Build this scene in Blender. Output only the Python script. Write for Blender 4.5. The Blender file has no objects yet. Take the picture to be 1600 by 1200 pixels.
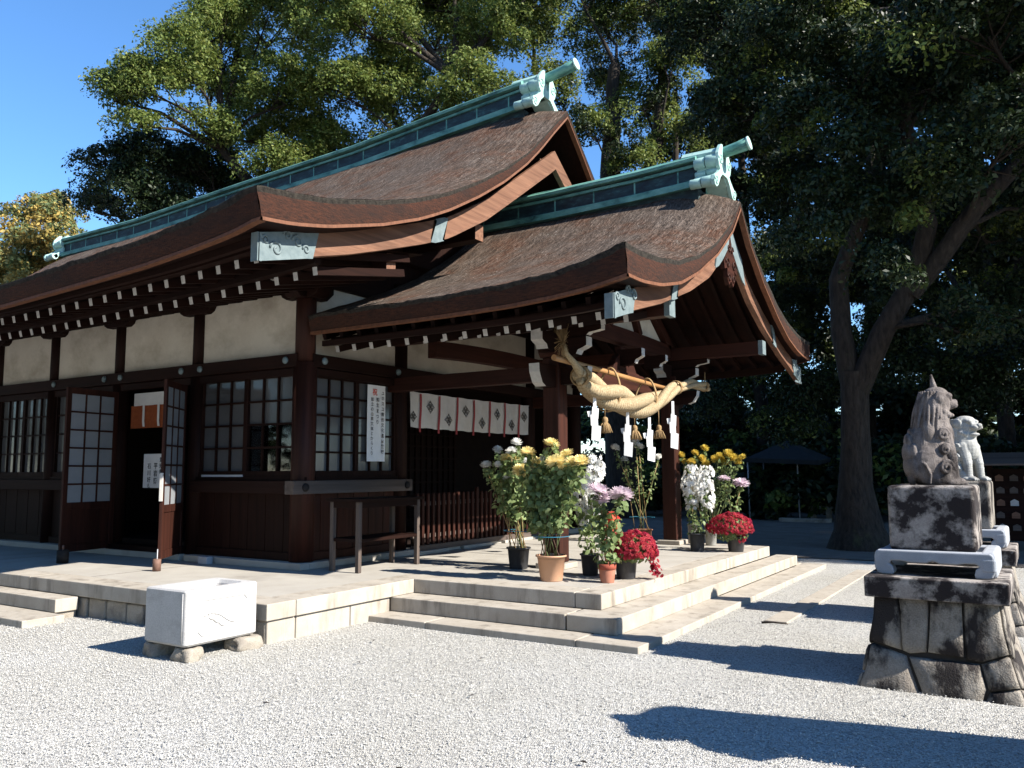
import bpy, bmesh, math, random
import numpy as np
from mathutils import Vector, Matrix, noise
sc = bpy.context.scene
COL = sc.collection
R = math.radians

# ---------------------------------------------------------------- camera
def basis(yaw, pit, rol):
    f = Vector((-math.sin(yaw)*math.cos(pit), math.cos(yaw)*math.cos(pit), math.sin(pit)))
    r = Vector((math.cos(yaw), math.sin(yaw), 0)); u = r.cross(f)
    return r*math.cos(rol)+u*math.sin(rol), -r*math.sin(rol)+u*math.cos(rol), f
cr, cu, cf = basis(R(32.25), R(5.95), R(-0.23))
cam = bpy.data.cameras.new('camera'); cam_o = bpy.data.objects.new('camera', cam); COL.objects.link(cam_o)
cam.sensor_width = 36.0; cam.sensor_fit = 'HORIZONTAL'; cam.lens = 36.0*1300/1600
cam.clip_start = 0.05; cam.clip_end = 3000
cam_o.matrix_world = Matrix(((cr.x, cu.x, -cf.x, 0), (cr.y, cu.y, -cf.y, 0), (cr.z, cu.z, -cf.z, 1.6), (0, 0, 0, 1)))
sc.camera = cam_o

# ---------------------------------------------------------------- light
SUN_EL, SUN_AZ = 36.5, 4.0           # azimuth in degrees from +X towards +Y
sd = Vector((math.cos(R(SUN_EL))*math.cos(R(SUN_AZ)), math.cos(R(SUN_EL))*math.sin(R(SUN_AZ)), math.sin(R(SUN_EL))))
sun = bpy.data.lights.new('sun', 'SUN'); sun.energy = 5.0; sun.angle = R(0.5); sun.color = (1.0, 0.94, 0.85)
sun_o = bpy.data.objects.new('sun', sun); COL.objects.link(sun_o); sun_o.rotation_mode = 'QUATERNION'
sun_o.rotation_quaternion = sd.to_track_quat('Z', 'Y'); sun_o.location = (20, 0, 30)
w = bpy.data.worlds.new('World'); sc.world = w; w.use_nodes = True
wn = w.node_tree.nodes; wl = w.node_tree.links
sky = wn.new('ShaderNodeTexSky'); sky.sky_type = 'NISHITA'; sky.sun_disc = False
sky.sun_elevation = R(SUN_EL); sky.sun_rotation = R(90-SUN_AZ); sky.altitude = 0; sky.air_density = 1.0; sky.dust_density = 0.0; sky.ozone_density = 6.0
hsv = wn.new('ShaderNodeHueSaturation'); hsv.inputs['Saturation'].default_value = 1.10
wl.new(sky.outputs[0], hsv.inputs['Color']); wl.new(hsv.outputs[0], wn['Background'].inputs[0]); wn['Background'].inputs[1].default_value = 0.105
sc.view_settings.view_transform = 'Standard'; sc.view_settings.look = 'None'
sc.view_settings.exposure = 1.35; sc.view_settings.gamma = 1.0; sc.view_settings.use_curve_mapping = False
try:
    sc.cycles.max_bounces = 6; sc.cycles.diffuse_bounces = 3; sc.cycles.glossy_bounces = 3
    sc.cycles.transparent_max_bounces = 12; sc.cycles.transmission_bounces = 3
    sc.cycles.use_denoising = True
    sc.cycles.caustics_reflective = False; sc.cycles.caustics_refractive = False
except Exception: pass

# ---------------------------------------------------------------- materials
def newmat(name):
    m = bpy.data.materials.new(name); m.use_nodes = True
    return m, m.node_tree.nodes, m.node_tree.links, m.node_tree.nodes['Principled BSDF']
def nd(n, t, **k):
    x = n.new(t)
    for a, b in k.items(): setattr(x, a, b)
    return x
def ramp(n, stops):
    r = n.new('ShaderNodeValToRGB'); e = r.color_ramp.elements
    while len(e) < len(stops): e.new(0.5)
    for i, (p, c) in enumerate(stops):
        e[i].position = p; e[i].color = (c[0], c[1], c[2], 1) if hasattr(c, '__len__') else (c, c, c, 1)
    return r
def coords(n, l, scale=(1, 1, 1)):
    t = n.new('ShaderNodeTexCoord'); mp = n.new('ShaderNodeMapping'); mp.inputs['Scale'].default_value = scale
    l.new(t.outputs['Object'], mp.inputs[0]); return mp.outputs[0]
def ntex(n, l, co, scale, detail=6, rough=0.6):
    t = n.new('ShaderNodeTexNoise'); t.inputs['Scale'].default_value = scale; t.inputs['Detail'].default_value = detail
    t.inputs['Roughness'].default_value = rough; l.new(co, t.inputs['Vector']); return t.outputs['Fac']
def mixc(n, l, fac, a, b, mode='MIX'):
    m = n.new('ShaderNodeMix'); m.data_type = 'RGBA'; m.blend_type = mode
    if isinstance(fac, float): m.inputs[0].default_value = fac
    else: l.new(fac, m.inputs[0])
    for i, x in ((6, a), (7, b)):
        if hasattr(x, 'is_linked') or not hasattr(x, '__len__'): l.new(x, m.inputs[i])
        else: m.inputs[i].default_value = (x[0], x[1], x[2], 1)
    return m.outputs[2]
def bump(n, l, h, st, dist, bsdf):
    b = n.new('ShaderNodeBump'); b.inputs['Strength'].default_value = st; b.inputs['Distance'].default_value = dist
    l.new(h, b.inputs['Height']); l.new(b.outputs[0], bsdf.inputs['Normal'])
def spec(b, v): b.inputs['Specular IOR Level'].default_value = v
def mat(name, c1, c2, scale=(1, 1, 1), ns=6.0, rough=0.7, bs=0.3, bd=0.01, lo=0.3, hi=0.7, stain=None, sp=0.3, fine=None):
    """two tone noise material; stain = (colour, scale xyz, lo, hi); fine = (scale, amount) speckle"""
    m, n, l, b = newmat(name); co = coords(n, l, scale)
    f = ntex(n, l, co, ns); r = ramp(n, [(lo, c1), (hi, c2)]); l.new(f, r.inputs[0]); c = r.outputs[0]; h = f
    if fine:
        f2 = ntex(n, l, coords(n, l), fine[0], 2); r2 = ramp(n, [(0.3, 1-fine[1]), (0.7, 1.0)]); l.new(f2, r2.inputs[0])
        c = mixc(n, l, 1.0, c, r2.outputs[0], 'MULTIPLY'); h = f2
    if stain:
        f3 = ntex(n, l, coords(n, l, stain[1]), 1.0, 8, 0.65); r3 = ramp(n, [(stain[2], 0.0), (stain[3], 1.0)]); l.new(f3, r3.inputs[0])
        c = mixc(n, l, r3.outputs[0], c, stain[0])
    l.new(c, b.inputs['Base Color']); b.inputs['Roughness'].default_value = rough; spec(b, sp)
    if bs: bump(n, l, h, bs, bd, b)
    return m
M = {}
def wood(name, c1, c2, axis, rough=0.5, bs=0.35, sp=0.35):
    s = [22, 22, 22]; s[axis] = 0.9
    M[name+'xyz'[axis]] = mat(name+'_grain_'+'xyz'[axis], c1, c2, tuple(s), 1.0, rough, bs, 0.004, sp=sp, stain=((c1[0]*.5, c1[1]*.5, c1[2]*.5), tuple(v*0.12 for v in s), .5, .75))
for a in (0, 1, 2):
    wood('dark', (.009, .0034, .0024), (.019, .007, .0045), a, .65, .35, .10)
    wood('red', (.020, .0068, .0045), (.050, .0165, .0105), a, 0.6, .35, .15)
    wood('pale', (.105, .047, .027), (.215, .108, .064), a, 0.6)
    wood('grey', (.055, .040, .034), (.11, .085, .07), a, 0.7)
M['black'] = mat('soot_black', (.008, .007, .007), (.014, .012, .011), rough=.8, bs=0)
M['plaster'] = mat('lime_plaster', (.50, .445, .365), (.58, .53, .445), ns=3.0, rough=.9, bs=.1, stain=((.25, .205, .15), (1.1, 1.1, 1.5), .47, .80), fine=(60, .06))
M['white'] = mat('white_paint', (.38, .365, .34), (.47, .455, .43), ns=20, rough=.7, bs=0, stain=((.5, .47, .42), (9, 9, 9), .55, .8))
M['paper'] = mat('white_paper', (.66, .66, .66), (.72, .72, .72), ns=8, rough=.8, bs=.05)
M['cloth'] = mat('white_cotton', (.50, .485, .46), (.58, .565, .54), ns=5, rough=.95, bs=.1, sp=.1, fine=(300, .06))
M['redcloth'] = mat('dark_red_ribbon', (.22, .035, .04), (.32, .06, .065), ns=30, rough=.9, bs=.1)
M['orange'] = mat('orange_cloth', (.17, .040, .011), (.23, .058, .017), ns=20, rough=.9, bs=.1)
M['ink'] = mat('black_ink', (.012, .012, .014), (.02, .02, .022), rough=.6, bs=0)
M['redink'] = mat('vermilion_ink', (.62, .06, .03), (.66, .08, .04), rough=.6, bs=0)
M['shoji'] = mat('frosted_pane', (.20, .215, .23), (.25, .265, .28), ns=2, rough=.35, bs=0, sp=.5)
M['concrete'] = mat('smooth_paving', (.34, .315, .275), (.41, .385, .34), ns=2.2, rough=.85, bs=.15, bd=.003, fine=(220, .18), stain=((.22, .20, .175), (1.2, 1.2, 1.2), .56, .8))
M['granite'] = mat('cut_granite', (.345, .305, .25), (.45, .41, .35), ns=3.0, rough=.8, bs=.25, bd=.003, fine=(240, .25), stain=((.12, .10, .078), (6, 6, 1.1), .51, .78))
M['granite2'] = mat('rough_granite', (.30, .265, .215), (.42, .38, .32), ns=5.0, rough=.9, bs=.6, bd=.02, fine=(120, .3), stain=((.12, .10, .085), (3, 3, 3), .5, .72))
M['basin'] = mat('pale_granite', (.43, .42, .405), (.50, .49, .475), ns=4.0, rough=.8, bs=.2, bd=.002, fine=(130, .28), stain=((.27, .255, .23), (3, 3, 5), .56, .80))
M['lichen'] = mat('lichen_granite', (.21, .18, .15), (.33, .30, .255), ns=4.0, rough=.9, bs=.6, bd=.015, fine=(90, .3), stain=((.022, .018, .017), (3.4, 3.4, 1.8), .47, .56))
M['lichen2'] = mat('dark_lichen_granite', (.24, .205, .185), (.40, .365, .33), ns=5.0, rough=.9, bs=.5, bd=.01, fine=(90, .3), stain=((.020, .0155, .0155), (4.2, 4.2, 4.2), .43, .53))
M['stand'] = mat('blue_grey_granite', (.30, .32, .35), (.40, .42, .455), ns=5.0, rough=.85, bs=.3, bd=.003, fine=(200, .25))
M['statue'] = mat('weathered_statue_granite', (.10, .083, .076), (.27, .235, .215), (1, 1, 2), 5.0, rough=.9, bs=.7, bd=.012, fine=(110, .35), stain=((.024, .019, .018), (4, 4, 2.4), .49, .62))
M['statue2'] = mat('pale_statue_granite', (.30, .30, .28), (.44, .44, .415), (1, 1, 2), 5.0, rough=.9, bs=.5, bd=.01, fine=(110, .3), stain=((.10, .09, .08), (5, 5, 4), .56, .74))
M['joint'] = mat('dark_joint_mortar', (.03, .026, .022), (.05, .043, .037), rough=.95, bs=.2)  # dark mortar seen between the stones
M['soil'] = mat('potting_soil', (.05, .035, .022), (.09, .065, .04), ns=40, rough=1, bs=.6)
M['blackpot'] = mat('black_plastic', (.020, .021, .024), (.032, .033, .037), ns=6, rough=.45, bs=.05, sp=.5, stain=((.09, .09, .09), (6, 6, 2), .6, .8))
M['beigepot'] = mat('beige_plastic', (.44, .25, .15), (.50, .29, .18), ns=4, rough=.55, bs=.03)
M['terra'] = mat('terracotta', (.30, .11, .065), (.40, .18, .12), ns=5, rough=.85, bs=.1)
M['terra2'] = mat('terracotta_rim', (.25, .055, .032), (.30, .075, .045), ns=5, rough=.8, bs=.1)
M['brownpot'] = mat('brown_pot', (.20, .09, .055), (.27, .13, .08), ns=5, rough=.8, bs=.1)
M['greypot'] = mat('grey_pot', (.20, .20, .18), (.32, .31, .28), ns=5, rough=.5, bs=.05)
M['cane'] = mat('bamboo_cane', (.26, .17, .07), (.38, .27, .13), (4, 4, 4), 6, rough=.5, bs=.1)
M['bamboo'] = mat('bamboo_pole', (.26, .13, .05), (.36, .20, .08), (20, 2, 20), 1, rough=.4, bs=.1, sp=.5)
M['tie'] = mat('blue_twine', (.02, .16, .26), (.03, .2, .3), rough=.6, bs=0)
M['iron'] = mat('rusty_iron', (.10, .055, .04), (.17, .095, .07), ns=20, rough=.7, bs=.2)
M['steel'] = mat('dull_steel', (.35, .36, .38), (.45, .46, .48), rough=.4, bs=0)
M['fitting'] = mat('patina_fitting', (.10, .135, .142), (.16, .20, .205), ns=12, rough=.6, bs=.2, bd=.004)
M['canvas'] = mat('tent_canvas', (.012, .015, .018), (.02, .025, .03), rough=.8, bs=0)

def copper():
    m, n, l, b = newmat('verdigris_copper'); co = coords(n, l, (1.2, 6, 2.2))
    f = ntex(n, l, co, 2.0, 8, .65); r = ramp(n, [(.32, (.018, .05, .05)), (.48, (.10, .26, .215)), (.72, (.22, .42, .35))]); l.new(f, r.inputs[0])
    l.new(r.outputs[0], b.inputs['Base Color']); b.inputs['Roughness'].default_value = .55; spec(b, .4); bump(n, l, f, .15, .01, b); return m
M['copper'] = copper()
M['copper2'] = mat('pale_verdigris', (.27, .44, .39), (.38, .55, .50), (3, 3, 3), 3, rough=.6, bs=.15, stain=((.11, .24, .22), (6, 6, 3), .58, .8))
def dark_copper():  # copper tone darker than the ridge cap
    m, n, l, b = newmat('dark_verdigris_panel'); f = ntex(n, l, coords(n, l, (2.2, 8, 5)), 2.0, 8, .7)
    r = ramp(n, [(.35, (.007, .012, .016)), (.55, (.014, .036, .042)), (.72, (.06, .14, .13))]); l.new(f, r.inputs[0])
    l.new(r.outputs[0], b.inputs['Base Color']); b.inputs['Roughness'].default_value = .6; bump(n, l, f, .15, .01, b); return m
M['copper3'] = dark_copper()

def thatch():
    m, n, l, b = newmat('cypress_bark_thatch')
    f1 = ntex(n, l, coords(n, l, (17, 1.7, 1.7)), 1.6, 7, .78); f2 = ntex(n, l, coords(n, l), 1.1, 6, .65); f3 = ntex(n, l, coords(n, l, (34, 9, 9)), 1.5, 4, .7)
    r1 = ramp(n, [(.36, (.020, .012, .009)), (.49, (.095, .062, .045)), (.60, (.22, .170, .138))]); l.new(f1, r1.inputs[0])
    r2 = ramp(n, [(.40, (.135, .050, .023)), (.49, (.115, .080, .060)), (.58, (.125, .110, .096))]); l.new(f2, r2.inputs[0])
    c = mixc(n, l, .38, r1.outputs[0], r2.outputs[0])
    r3 = ramp(n, [(.34, .30), (.6, 1.15)]); l.new(f3, r3.inputs[0]); c = mixc(n, l, 1.0, c, r3.outputs[0], 'MULTIPLY')
    v = n.new('ShaderNodeTexVoronoi'); v.inputs['Scale'].default_value = 12.0; l.new(coords(n, l), v.inputs['Vector'])
    rv = ramp(n, [(.075, 1.0), (.12, 0.0)]); l.new(v.outputs['Distance'], rv.inputs[0])
    f4 = ntex(n, l, coords(n, l), 2.3, 3); r4 = ramp(n, [(.5, 0.0), (.62, 1.0)]); l.new(f4, r4.inputs[0])
    mm = n.new('ShaderNodeMath'); mm.operation = 'MULTIPLY'; l.new(rv.outputs[0], mm.inputs[0]); l.new(r4.outputs[0], mm.inputs[1])
    c = mixc(n, l, mm.outputs[0], c, (.62, .58, .52))
    l.new(c, b.inputs['Base Color']); b.inputs['Roughness'].default_value = .95; spec(b, .15)
    ad = n.new('ShaderNodeMath'); ad.operation = 'ADD'; l.new(f1, ad.inputs[0]); l.new(f3, ad.inputs[1]); bump(n, l, ad.outputs[0], 1.0, .05, b); return m
M['thatch'] = thatch()
M['thatchedge'] = mat('cut_bark_layers', (.012, .0042, .002), (.066, .0205, .0085), (9, 9, 60), 1.2, rough=.9, bs=.7, bd=.012, stain=((.012, .006, .004), (1.3, 1.3, 5), .48, .75), fine=(50, .35))
M['thatchrim'] = mat('dark_thatch_rim', (.006, .005, .004), (.036, .030, .023), ns=22, rough=1, bs=1, bd=.02)  # ragged rim tone, darker than the cut bark
M['eavelip'] = mat('cypress_eave_lip', (.085, .032, .014), (.16, .064, .031), (14, 14, 3), 1.5, rough=.7, bs=.3, bd=.004)

def glass():
    m, n, l, b = newmat('window_glass'); n.remove(b); out = n['Material Output']
    fr = n.new('ShaderNodeFresnel'); fr.inputs[0].default_value = 1.52
    g = n.new('ShaderNodeBsdfGlossy'); g.inputs['Roughness'].default_value = .03; g.inputs[0].default_value = (.95, .97, 1, 1)
    t = n.new('ShaderNodeBsdfTransparent'); t.inputs[0].default_value = (.86, .90, .90, 1)
    x = n.new('ShaderNodeMixShader'); l.new(fr.outputs[0], x.inputs[0]); l.new(t.outputs[0], x.inputs[1]); l.new(g.outputs[0], x.inputs[2]); l.new(x.outputs[0], out.inputs[0])
    nz = n.new('ShaderNodeTexNoise'); nz.inputs['Scale'].default_value = 3
    return m
M['glass'] = glass()

def gravel():
    m, n, l, b = newmat('white_gravel'); co = coords(n, l)
    wz = n.new('ShaderNodeTexNoise'); wz.inputs['Scale'].default_value = 45; l.new(co, wz.inputs['Vector'])
    ofs = n.new('ShaderNodeVectorMath'); ofs.operation = 'MULTIPLY_ADD'; ofs.inputs[1].default_value = (.012, .012, .012); l.new(wz.outputs['Color'], ofs.inputs[0]); l.new(co, ofs.inputs[2])
    v = n.new('ShaderNodeTexVoronoi'); v.inputs['Scale'].default_value = 92; l.new(ofs.outputs[0], v.inputs['Vector'])
    sp = n.new('ShaderNodeSeparateColor'); l.new(v.outputs['Color'], sp.inputs[0])
    r = ramp(n, [(0.0, (.24, .236, .225)), (.25, (.41, .402, .38)), (.6, (.53, .52, .488)), (1.0, (.66, .648, .612))]); l.new(sp.outputs[0], r.inputs[0])
    f = ntex(n, l, co, .55, 5, .6); r2 = ramp(n, [(.35, (.90, .885, .85)), (.65, (1.0, 1.0, 1.0))]); l.new(f, r2.inputs[0])
    c = mixc(n, l, 1.0, r.outputs[0], r2.outputs[0], 'MULTIPLY')
    rd = ramp(n, [(.30, 1.0), (.70, .45)]); l.new(v.outputs['Distance'], rd.inputs[0]); 
    fg = ntex(n, l, co, 130, 3, .7); rg = ramp(n, [(.36, .70), (.58, 1.08)]); l.new(fg, rg.inputs[0]); c = mixc(n, l, 1.0, c, rg.outputs[0], 'MULTIPLY')
    l.new(c, b.inputs['Base Color']); b.inputs['Roughness'].default_value = .9; spec(b, .2)
    mu = n.new('ShaderNodeMath'); mu.operation = 'MULTIPLY_ADD'; mu.inputs[1].default_value = .8; l.new(sp.outputs[1], mu.inputs[0]); l.new(rd.outputs[0], mu.inputs[2])
    bump(n, l, mu.outputs[0], 1.0, .011, b); return m
M['gravel'] = gravel()
M['dirt'] = mat('trodden_earth', (.13, .11, .092), (.20, .175, .15), ns=2, rough=.95, bs=.4, bd=.01, fine=(90, .35))

M['straw'] = mat('rice_straw_cord', (.22, .155, .080), (.40, .32, .20), (40, 40, 40), 1.0, rough=.8, bs=.6, bd=.008)
M['straw2'] = mat('loose_straw', (.20, .125, .055), (.31, .21, .105), (60, 60, 8), 1, rough=.85, bs=.5, bd=.006)

def leafmat(name, cols, trans=.25, rough=.45, sp=.4):
    m, n, l, b = newmat(name); g = n.new('ShaderNodeNewGeometry')
    r = ramp(n, cols); l.new(g.outputs['Random Per Island'], r.inputs[0])
    b.inputs['Roughness'].default_value = rough; spec(b, sp); l.new(r.outputs[0], b.inputs['Base Color'])
    t = n.new('ShaderNodeBsdfTranslucent'); hs = n.new('ShaderNodeHueSaturation'); hs.inputs['Value'].default_value = 1.5; hs.inputs['Hue'].default_value = .48; l.new(r.outputs[0], hs.inputs['Color']); l.new(hs.outputs[0], t.inputs[0])
    x = n.new('ShaderNodeMixShader'); x.inputs[0].default_value = trans; l.new(b.outputs[0], x.inputs[1]); l.new(t.outputs[0], x.inputs[2]); l.new(x.outputs[0], n['Material Output'].inputs[0]); return m
M['camphor'] = leafmat('camphor_leaves', [(0, (.05, .08, .016)), (.5, (.10, .14, .028)), (.85, (.16, .20, .05)), (1, (.24, .26, .085))], .3, .6, .22)
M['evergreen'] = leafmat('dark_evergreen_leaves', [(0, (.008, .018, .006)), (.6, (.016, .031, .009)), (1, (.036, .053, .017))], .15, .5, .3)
M['golden'] = leafmat('autumn_leaves', [(0, (.08, .12, .045)), (.5, (.13, .16, .06)), (.75, (.27, .22, .06)), (1, (.40, .29, .07))], .25, .6)
M['golden2'] = leafmat('golden_autumn_leaves', [(0, (.24, .20, .05)), (.5, (.36, .26, .06)), (1, (.46, .33, .09))], .25, .6)
M['mumleaf'] = leafmat('chrysanthemum_leaves', [(0, (.10, .15, .05)), (.6, (.165, .225, .085)), (1, (.25, .31, .14))], .35, .55, .3)
def petal(name, c1, c2): 
    M[name] = leafmat(name, [(0, c1), (1, c2)], .35, .6, .2)
petal('yellow_petals', (.76, .66, .27), (.84, .78, .46)); petal('gold_petals', (.50, .40, .06), (.60, .51, .11)); petal('white_petals', (.70, .70, .67), (.78, .78, .76))
petal('pink_petals', (.58, .47, .53), (.68, .60, .64)); petal('red_petals', (.30, .018, .026), (.44, .05, .065)); petal('orange_leaves', (.62, .12, .06), (.72, .25, .14))
M['bark'] = mat('camphor_bark', (.013, .010, .008), (.048, .037, .028), (5, 5, 1.3), 3, rough=.95, bs=1, bd=.05, stain=((.06, .07, .026), (1.2, 1.2, .9), .60, .74))
M['stem'] = mat('green_stem', (.10, .13, .05), (.16, .18, .08), rough=.7, bs=0)
M['curtain'] = mat('grey_curtain', (.30, .30, .30), (.38, .38, .38), ns=3, rough=.95, bs=0)
M['pane'] = mat('grey_reflection_pane', (.055, .057, .060), (.095, .095, .095), (.7, .7, .7), 1.0, rough=.12, bs=0, sp=.5)  # opaque grey in place of reflections in the glass
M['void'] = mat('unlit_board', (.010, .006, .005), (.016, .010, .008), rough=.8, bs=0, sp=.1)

def pebble():
    m, n, l, b = newmat('gravel_pebbles'); g = n.new('ShaderNodeNewGeometry'); r = ramp(n, [(0, (.20, .196, .184)), (.2, (.35, .343, .32)), (.6, (.46, .45, .418)), (1, (.58, .567, .528))])
    l.new(g.outputs['Random Per Island'], r.inputs[0]); l.new(r.outputs[0], b.inputs['Base Color']); b.inputs['Roughness'].default_value = .85; return m
M['pebble'] = pebble()
# ---------------------------------------------------------------- mesh helpers
class MB:
    def __init__(s): s.v = []; s.f = []; s.mi = []; s.sm = []
    def add(s, vs, fs, m=0, smooth=False):
        o = len(s.v); s.v += [tuple(p) for p in vs]
        for f in fs: s.f.append(tuple(i+o for i in f)); s.mi.append(m); s.sm.append(smooth)
        return s
    def box(s, x0, y0, z0, x1, y1, z1, m=0):
        return s.add([(x0,y0,z0),(x1,y0,z0),(x1,y1,z0),(x0,y1,z0),(x0,y0,z1),(x1,y0,z1),(x1,y1,z1),(x0,y1,z1)],
              [(0,3,2,1),(4,5,6,7),(0,1,5,4),(1,2,6,5),(2,3,7,6),(3,0,4,7)], m)
    def bar(s, p, q, w, h, m=0, up=(0,0,1), mend=None):
        p = Vector(p); q = Vector(q); d = (q-p).normalized(); u = Vector(up); r = d.cross(u).normalized(); u = r.cross(d)
        vs = [c + r*a*w/2 + u*b*h/2 for c in (p, q) for a, b in ((-1,-1),(1,-1),(1,1),(-1,1))]
        s.add(vs, [(0,4,5,1),(1,5,6,2),(2,6,7,3),(3,7,4,0),(0,1,2,3)], m)
        return s.add(vs, [(4,7,6,5)], m if mend is None else mend)
    def tube(s, pts, r, n=8, m=0, caps=True, smooth=True, flat=1.0):
        pts = [Vector(p) for p in pts]; k = len(pts)
        rs = list(r) if hasattr(r, '__len__') else [r]*k
        d0 = (pts[1]-pts[0]).normalized(); a = Vector((0,0,1)) if abs(d0.z) < .9 else Vector((1,0,0)); u = d0.cross(a).normalized()
        vs = []
        for i in range(k):
            d = (pts[min(i+1,k-1)]-pts[max(i-1,0)]).normalized(); u = (u-d*u.dot(d)).normalized(); v = d.cross(u)
            for j in range(n):
                t = 2*math.pi*j/n; vs.append(pts[i]+(u*math.cos(t)+v*math.sin(t)*flat)*rs[i])
        fs = [(i*n+j, i*n+(j+1)%n, (i+1)*n+(j+1)%n, (i+1)*n+j) for i in range(k-1) for j in range(n)]
        s.add(vs, fs, m, smooth)
        if caps: s.add(vs[:n], [tuple(range(n))[::-1]], m); s.add(vs[-n:], [tuple(range(n))], m)
        return s
    def lathe(s, c, prof, n=24, m=0, smooth=True):
        c = Vector(c); k = len(prof)
        vs = [c+Vector((r*math.cos(2*math.pi*j/n), r*math.sin(2*math.pi*j/n), z)) for r, z in prof for j in range(n)]
        s.add(vs, [(i*n+j, i*n+(j+1)%n, (i+1)*n+(j+1)%n, (i+1)*n+j) for i in range(k-1) for j in range(n)], m, smooth)
        if prof[0][0] > 1e-4: s.add(vs[:n], [tuple(range(n))[::-1]], m)
        if prof[-1][0] > 1e-4: s.add(vs[-n:], [tuple(range(n))], m)
        return s
    def prism(s, poly, axis, a, b, m=0, mcap=None, smooth=False):
        def P(t, q): return (t, q[0], q[1]) if axis == 0 else ((q[0], t, q[1]) if axis == 1 else (q[0], q[1], t))
        n = len(poly); vs = [P(a, q) for q in poly]+[P(b, q) for q in poly]
        s.add(vs, [(i, (i+1)%n, n+(i+1)%n, n+i) for i in range(n)], m, smooth)
        return s.add(vs, [tuple(range(n))[::-1], tuple(range(n, 2*n))], m if mcap is None else mcap)
    def grid(s, fn, us, vs_, m=0, smooth=True):
        nu, nv = len(us), len(vs_); vs = [fn(u, v) for u in us for v in vs_]
        return s.add(vs, [(i*nv+j, (i+1)*nv+j, (i+1)*nv+j+1, i*nv+j+1) for i in range(nu-1) for j in range(nv-1)], m, smooth)
    def ell(s, c, r, n=16, k=10, m=0, rot=None):
        c = Vector(c); vs = []
        for i in range(k+1):
            a = math.pi*i/k
            for j in range(n):
                t = 2*math.pi*j/n; p = Vector((r[0]*math.sin(a)*math.cos(t), r[1]*math.sin(a)*math.sin(t), r[2]*math.cos(a)))
                if rot is not None: p = rot @ p
                vs.append(c+p)
        return s.add(vs, [(i*n+j, (i+1)*n+j, (i+1)*n+(j+1)%n, i*n+(j+1)%n) for i in range(k) for j in range(n)], m, True)
    def jit(s, amt, scale=3.0, seed=0.0):
        s.v = [tuple(Vector(p)+noise.noise_vector(Vector(p)*scale+Vector((seed, seed*1.7, 3.1)))*amt) for p in s.v]; return s
    def data(s, name, mats, off=(0, 0, 0), recalc=True):
        me = bpy.data.meshes.new(name); o = Vector(off)
        me.from_pydata([tuple(Vector(p)-o) for p in s.v], [], s.f)
        for m in mats: me.materials.append(M[m] if isinstance(m, str) else m)
        me.polygons.foreach_set('material_index', s.mi); me.polygons.foreach_set('use_smooth', s.sm)
        if recalc:
            bm = bmesh.new(); bm.from_mesh(me); bmesh.ops.remove_doubles(bm, verts=bm.verts, dist=1e-5); bmesh.ops.recalc_face_normals(bm, faces=bm.faces); bm.to_mesh(me); bm.free()
        me.update(); return me
def wpos(o):
    p = Vector((0, 0, 0))
    while o is not None: p += o.location; o = o.parent
    return p
def put(me, name, parent=None, loc=None):
    o = bpy.data.objects.new(name, me); COL.objects.link(o)
    if parent is not None: o.parent = parent
    if loc is not None: o.location = loc
    return o
def build(mb, name, mats, parent=None, bevel=0, base=None, recalc=True, seg=2):
    """world-space shape -> mesh object; under a parent its own origin is the parent's; base = origin of a top-level thing"""
    off = wpos(parent) if parent is not None else Vector(base if base is not None else (0, 0, 0))
    o = put(mb.data(name, mats if isinstance(mats, (list, tuple)) else [mats], off, recalc), name, parent, None if parent is not None else off)
    if bevel:
        b = o.modifiers.new('edge', 'BEVEL'); b.width = bevel; b.segments = seg; b.limit_method = 'ANGLE'; b.angle_limit = R(40)
    return o
def tag(o, label=None, cat=None, group=None, kind=None):
    if label: o['label'] = label
    if cat: o['category'] = cat
    if group: o['group'] = group
    if kind: o['kind'] = kind
    return o
def thing(name, label, cat, loc, group=None, rz=0):
    o = bpy.data.objects.new(name, None); COL.objects.link(o); o.location = loc; o.rotation_euler = (0, 0, rz); o.empty_display_size = .2
    return tag(o, label, cat, group)
def copy_tree(o, parent=None):
    c = o.copy(); COL.objects.link(c); c.parent = parent
    for ch in list(o.children): copy_tree(ch, c)
    return c
def text_mesh(body, size, space=1.0, line=1.0):
    c = bpy.data.curves.new('lettering', 'FONT'); c.body = body; c.size = size; c.align_x = 'CENTER'; c.space_line = line; c.extrude = 0; c.offset = size*.012
    o = bpy.data.objects.new('lettering', c); COL.objects.link(o)
    me = bpy.data.meshes.new_from_object(o.evaluated_get(bpy.context.evaluated_depsgraph_get()))
    bpy.data.objects.remove(o); return me
def np_mesh(name, V, F, mats, mi=None, smooth=False):
    me = bpy.data.meshes.new(name); V = np.asarray(V, np.float32); F = np.asarray(F, np.int32); k = F.shape[1]
    me.vertices.add(len(V)); me.vertices.foreach_set('co', V.ravel()); me.loops.add(F.size); me.loops.foreach_set('vertex_index', F.ravel())
    me.polygons.add(len(F)); me.polygons.foreach_set('loop_start', np.arange(0, F.size, k, dtype=np.int32)); me.polygons.foreach_set('loop_total', np.full(len(F), k, np.int32))
    for m in mats: me.materials.append(M[m])
    if mi is not None: me.polygons.foreach_set('material_index', np.asarray(mi, np.int32))
    me.update(calc_edges=True); return me
def unit(a): return a/np.maximum(np.linalg.norm(a, axis=1, keepdims=True), 1e-9)
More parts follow.
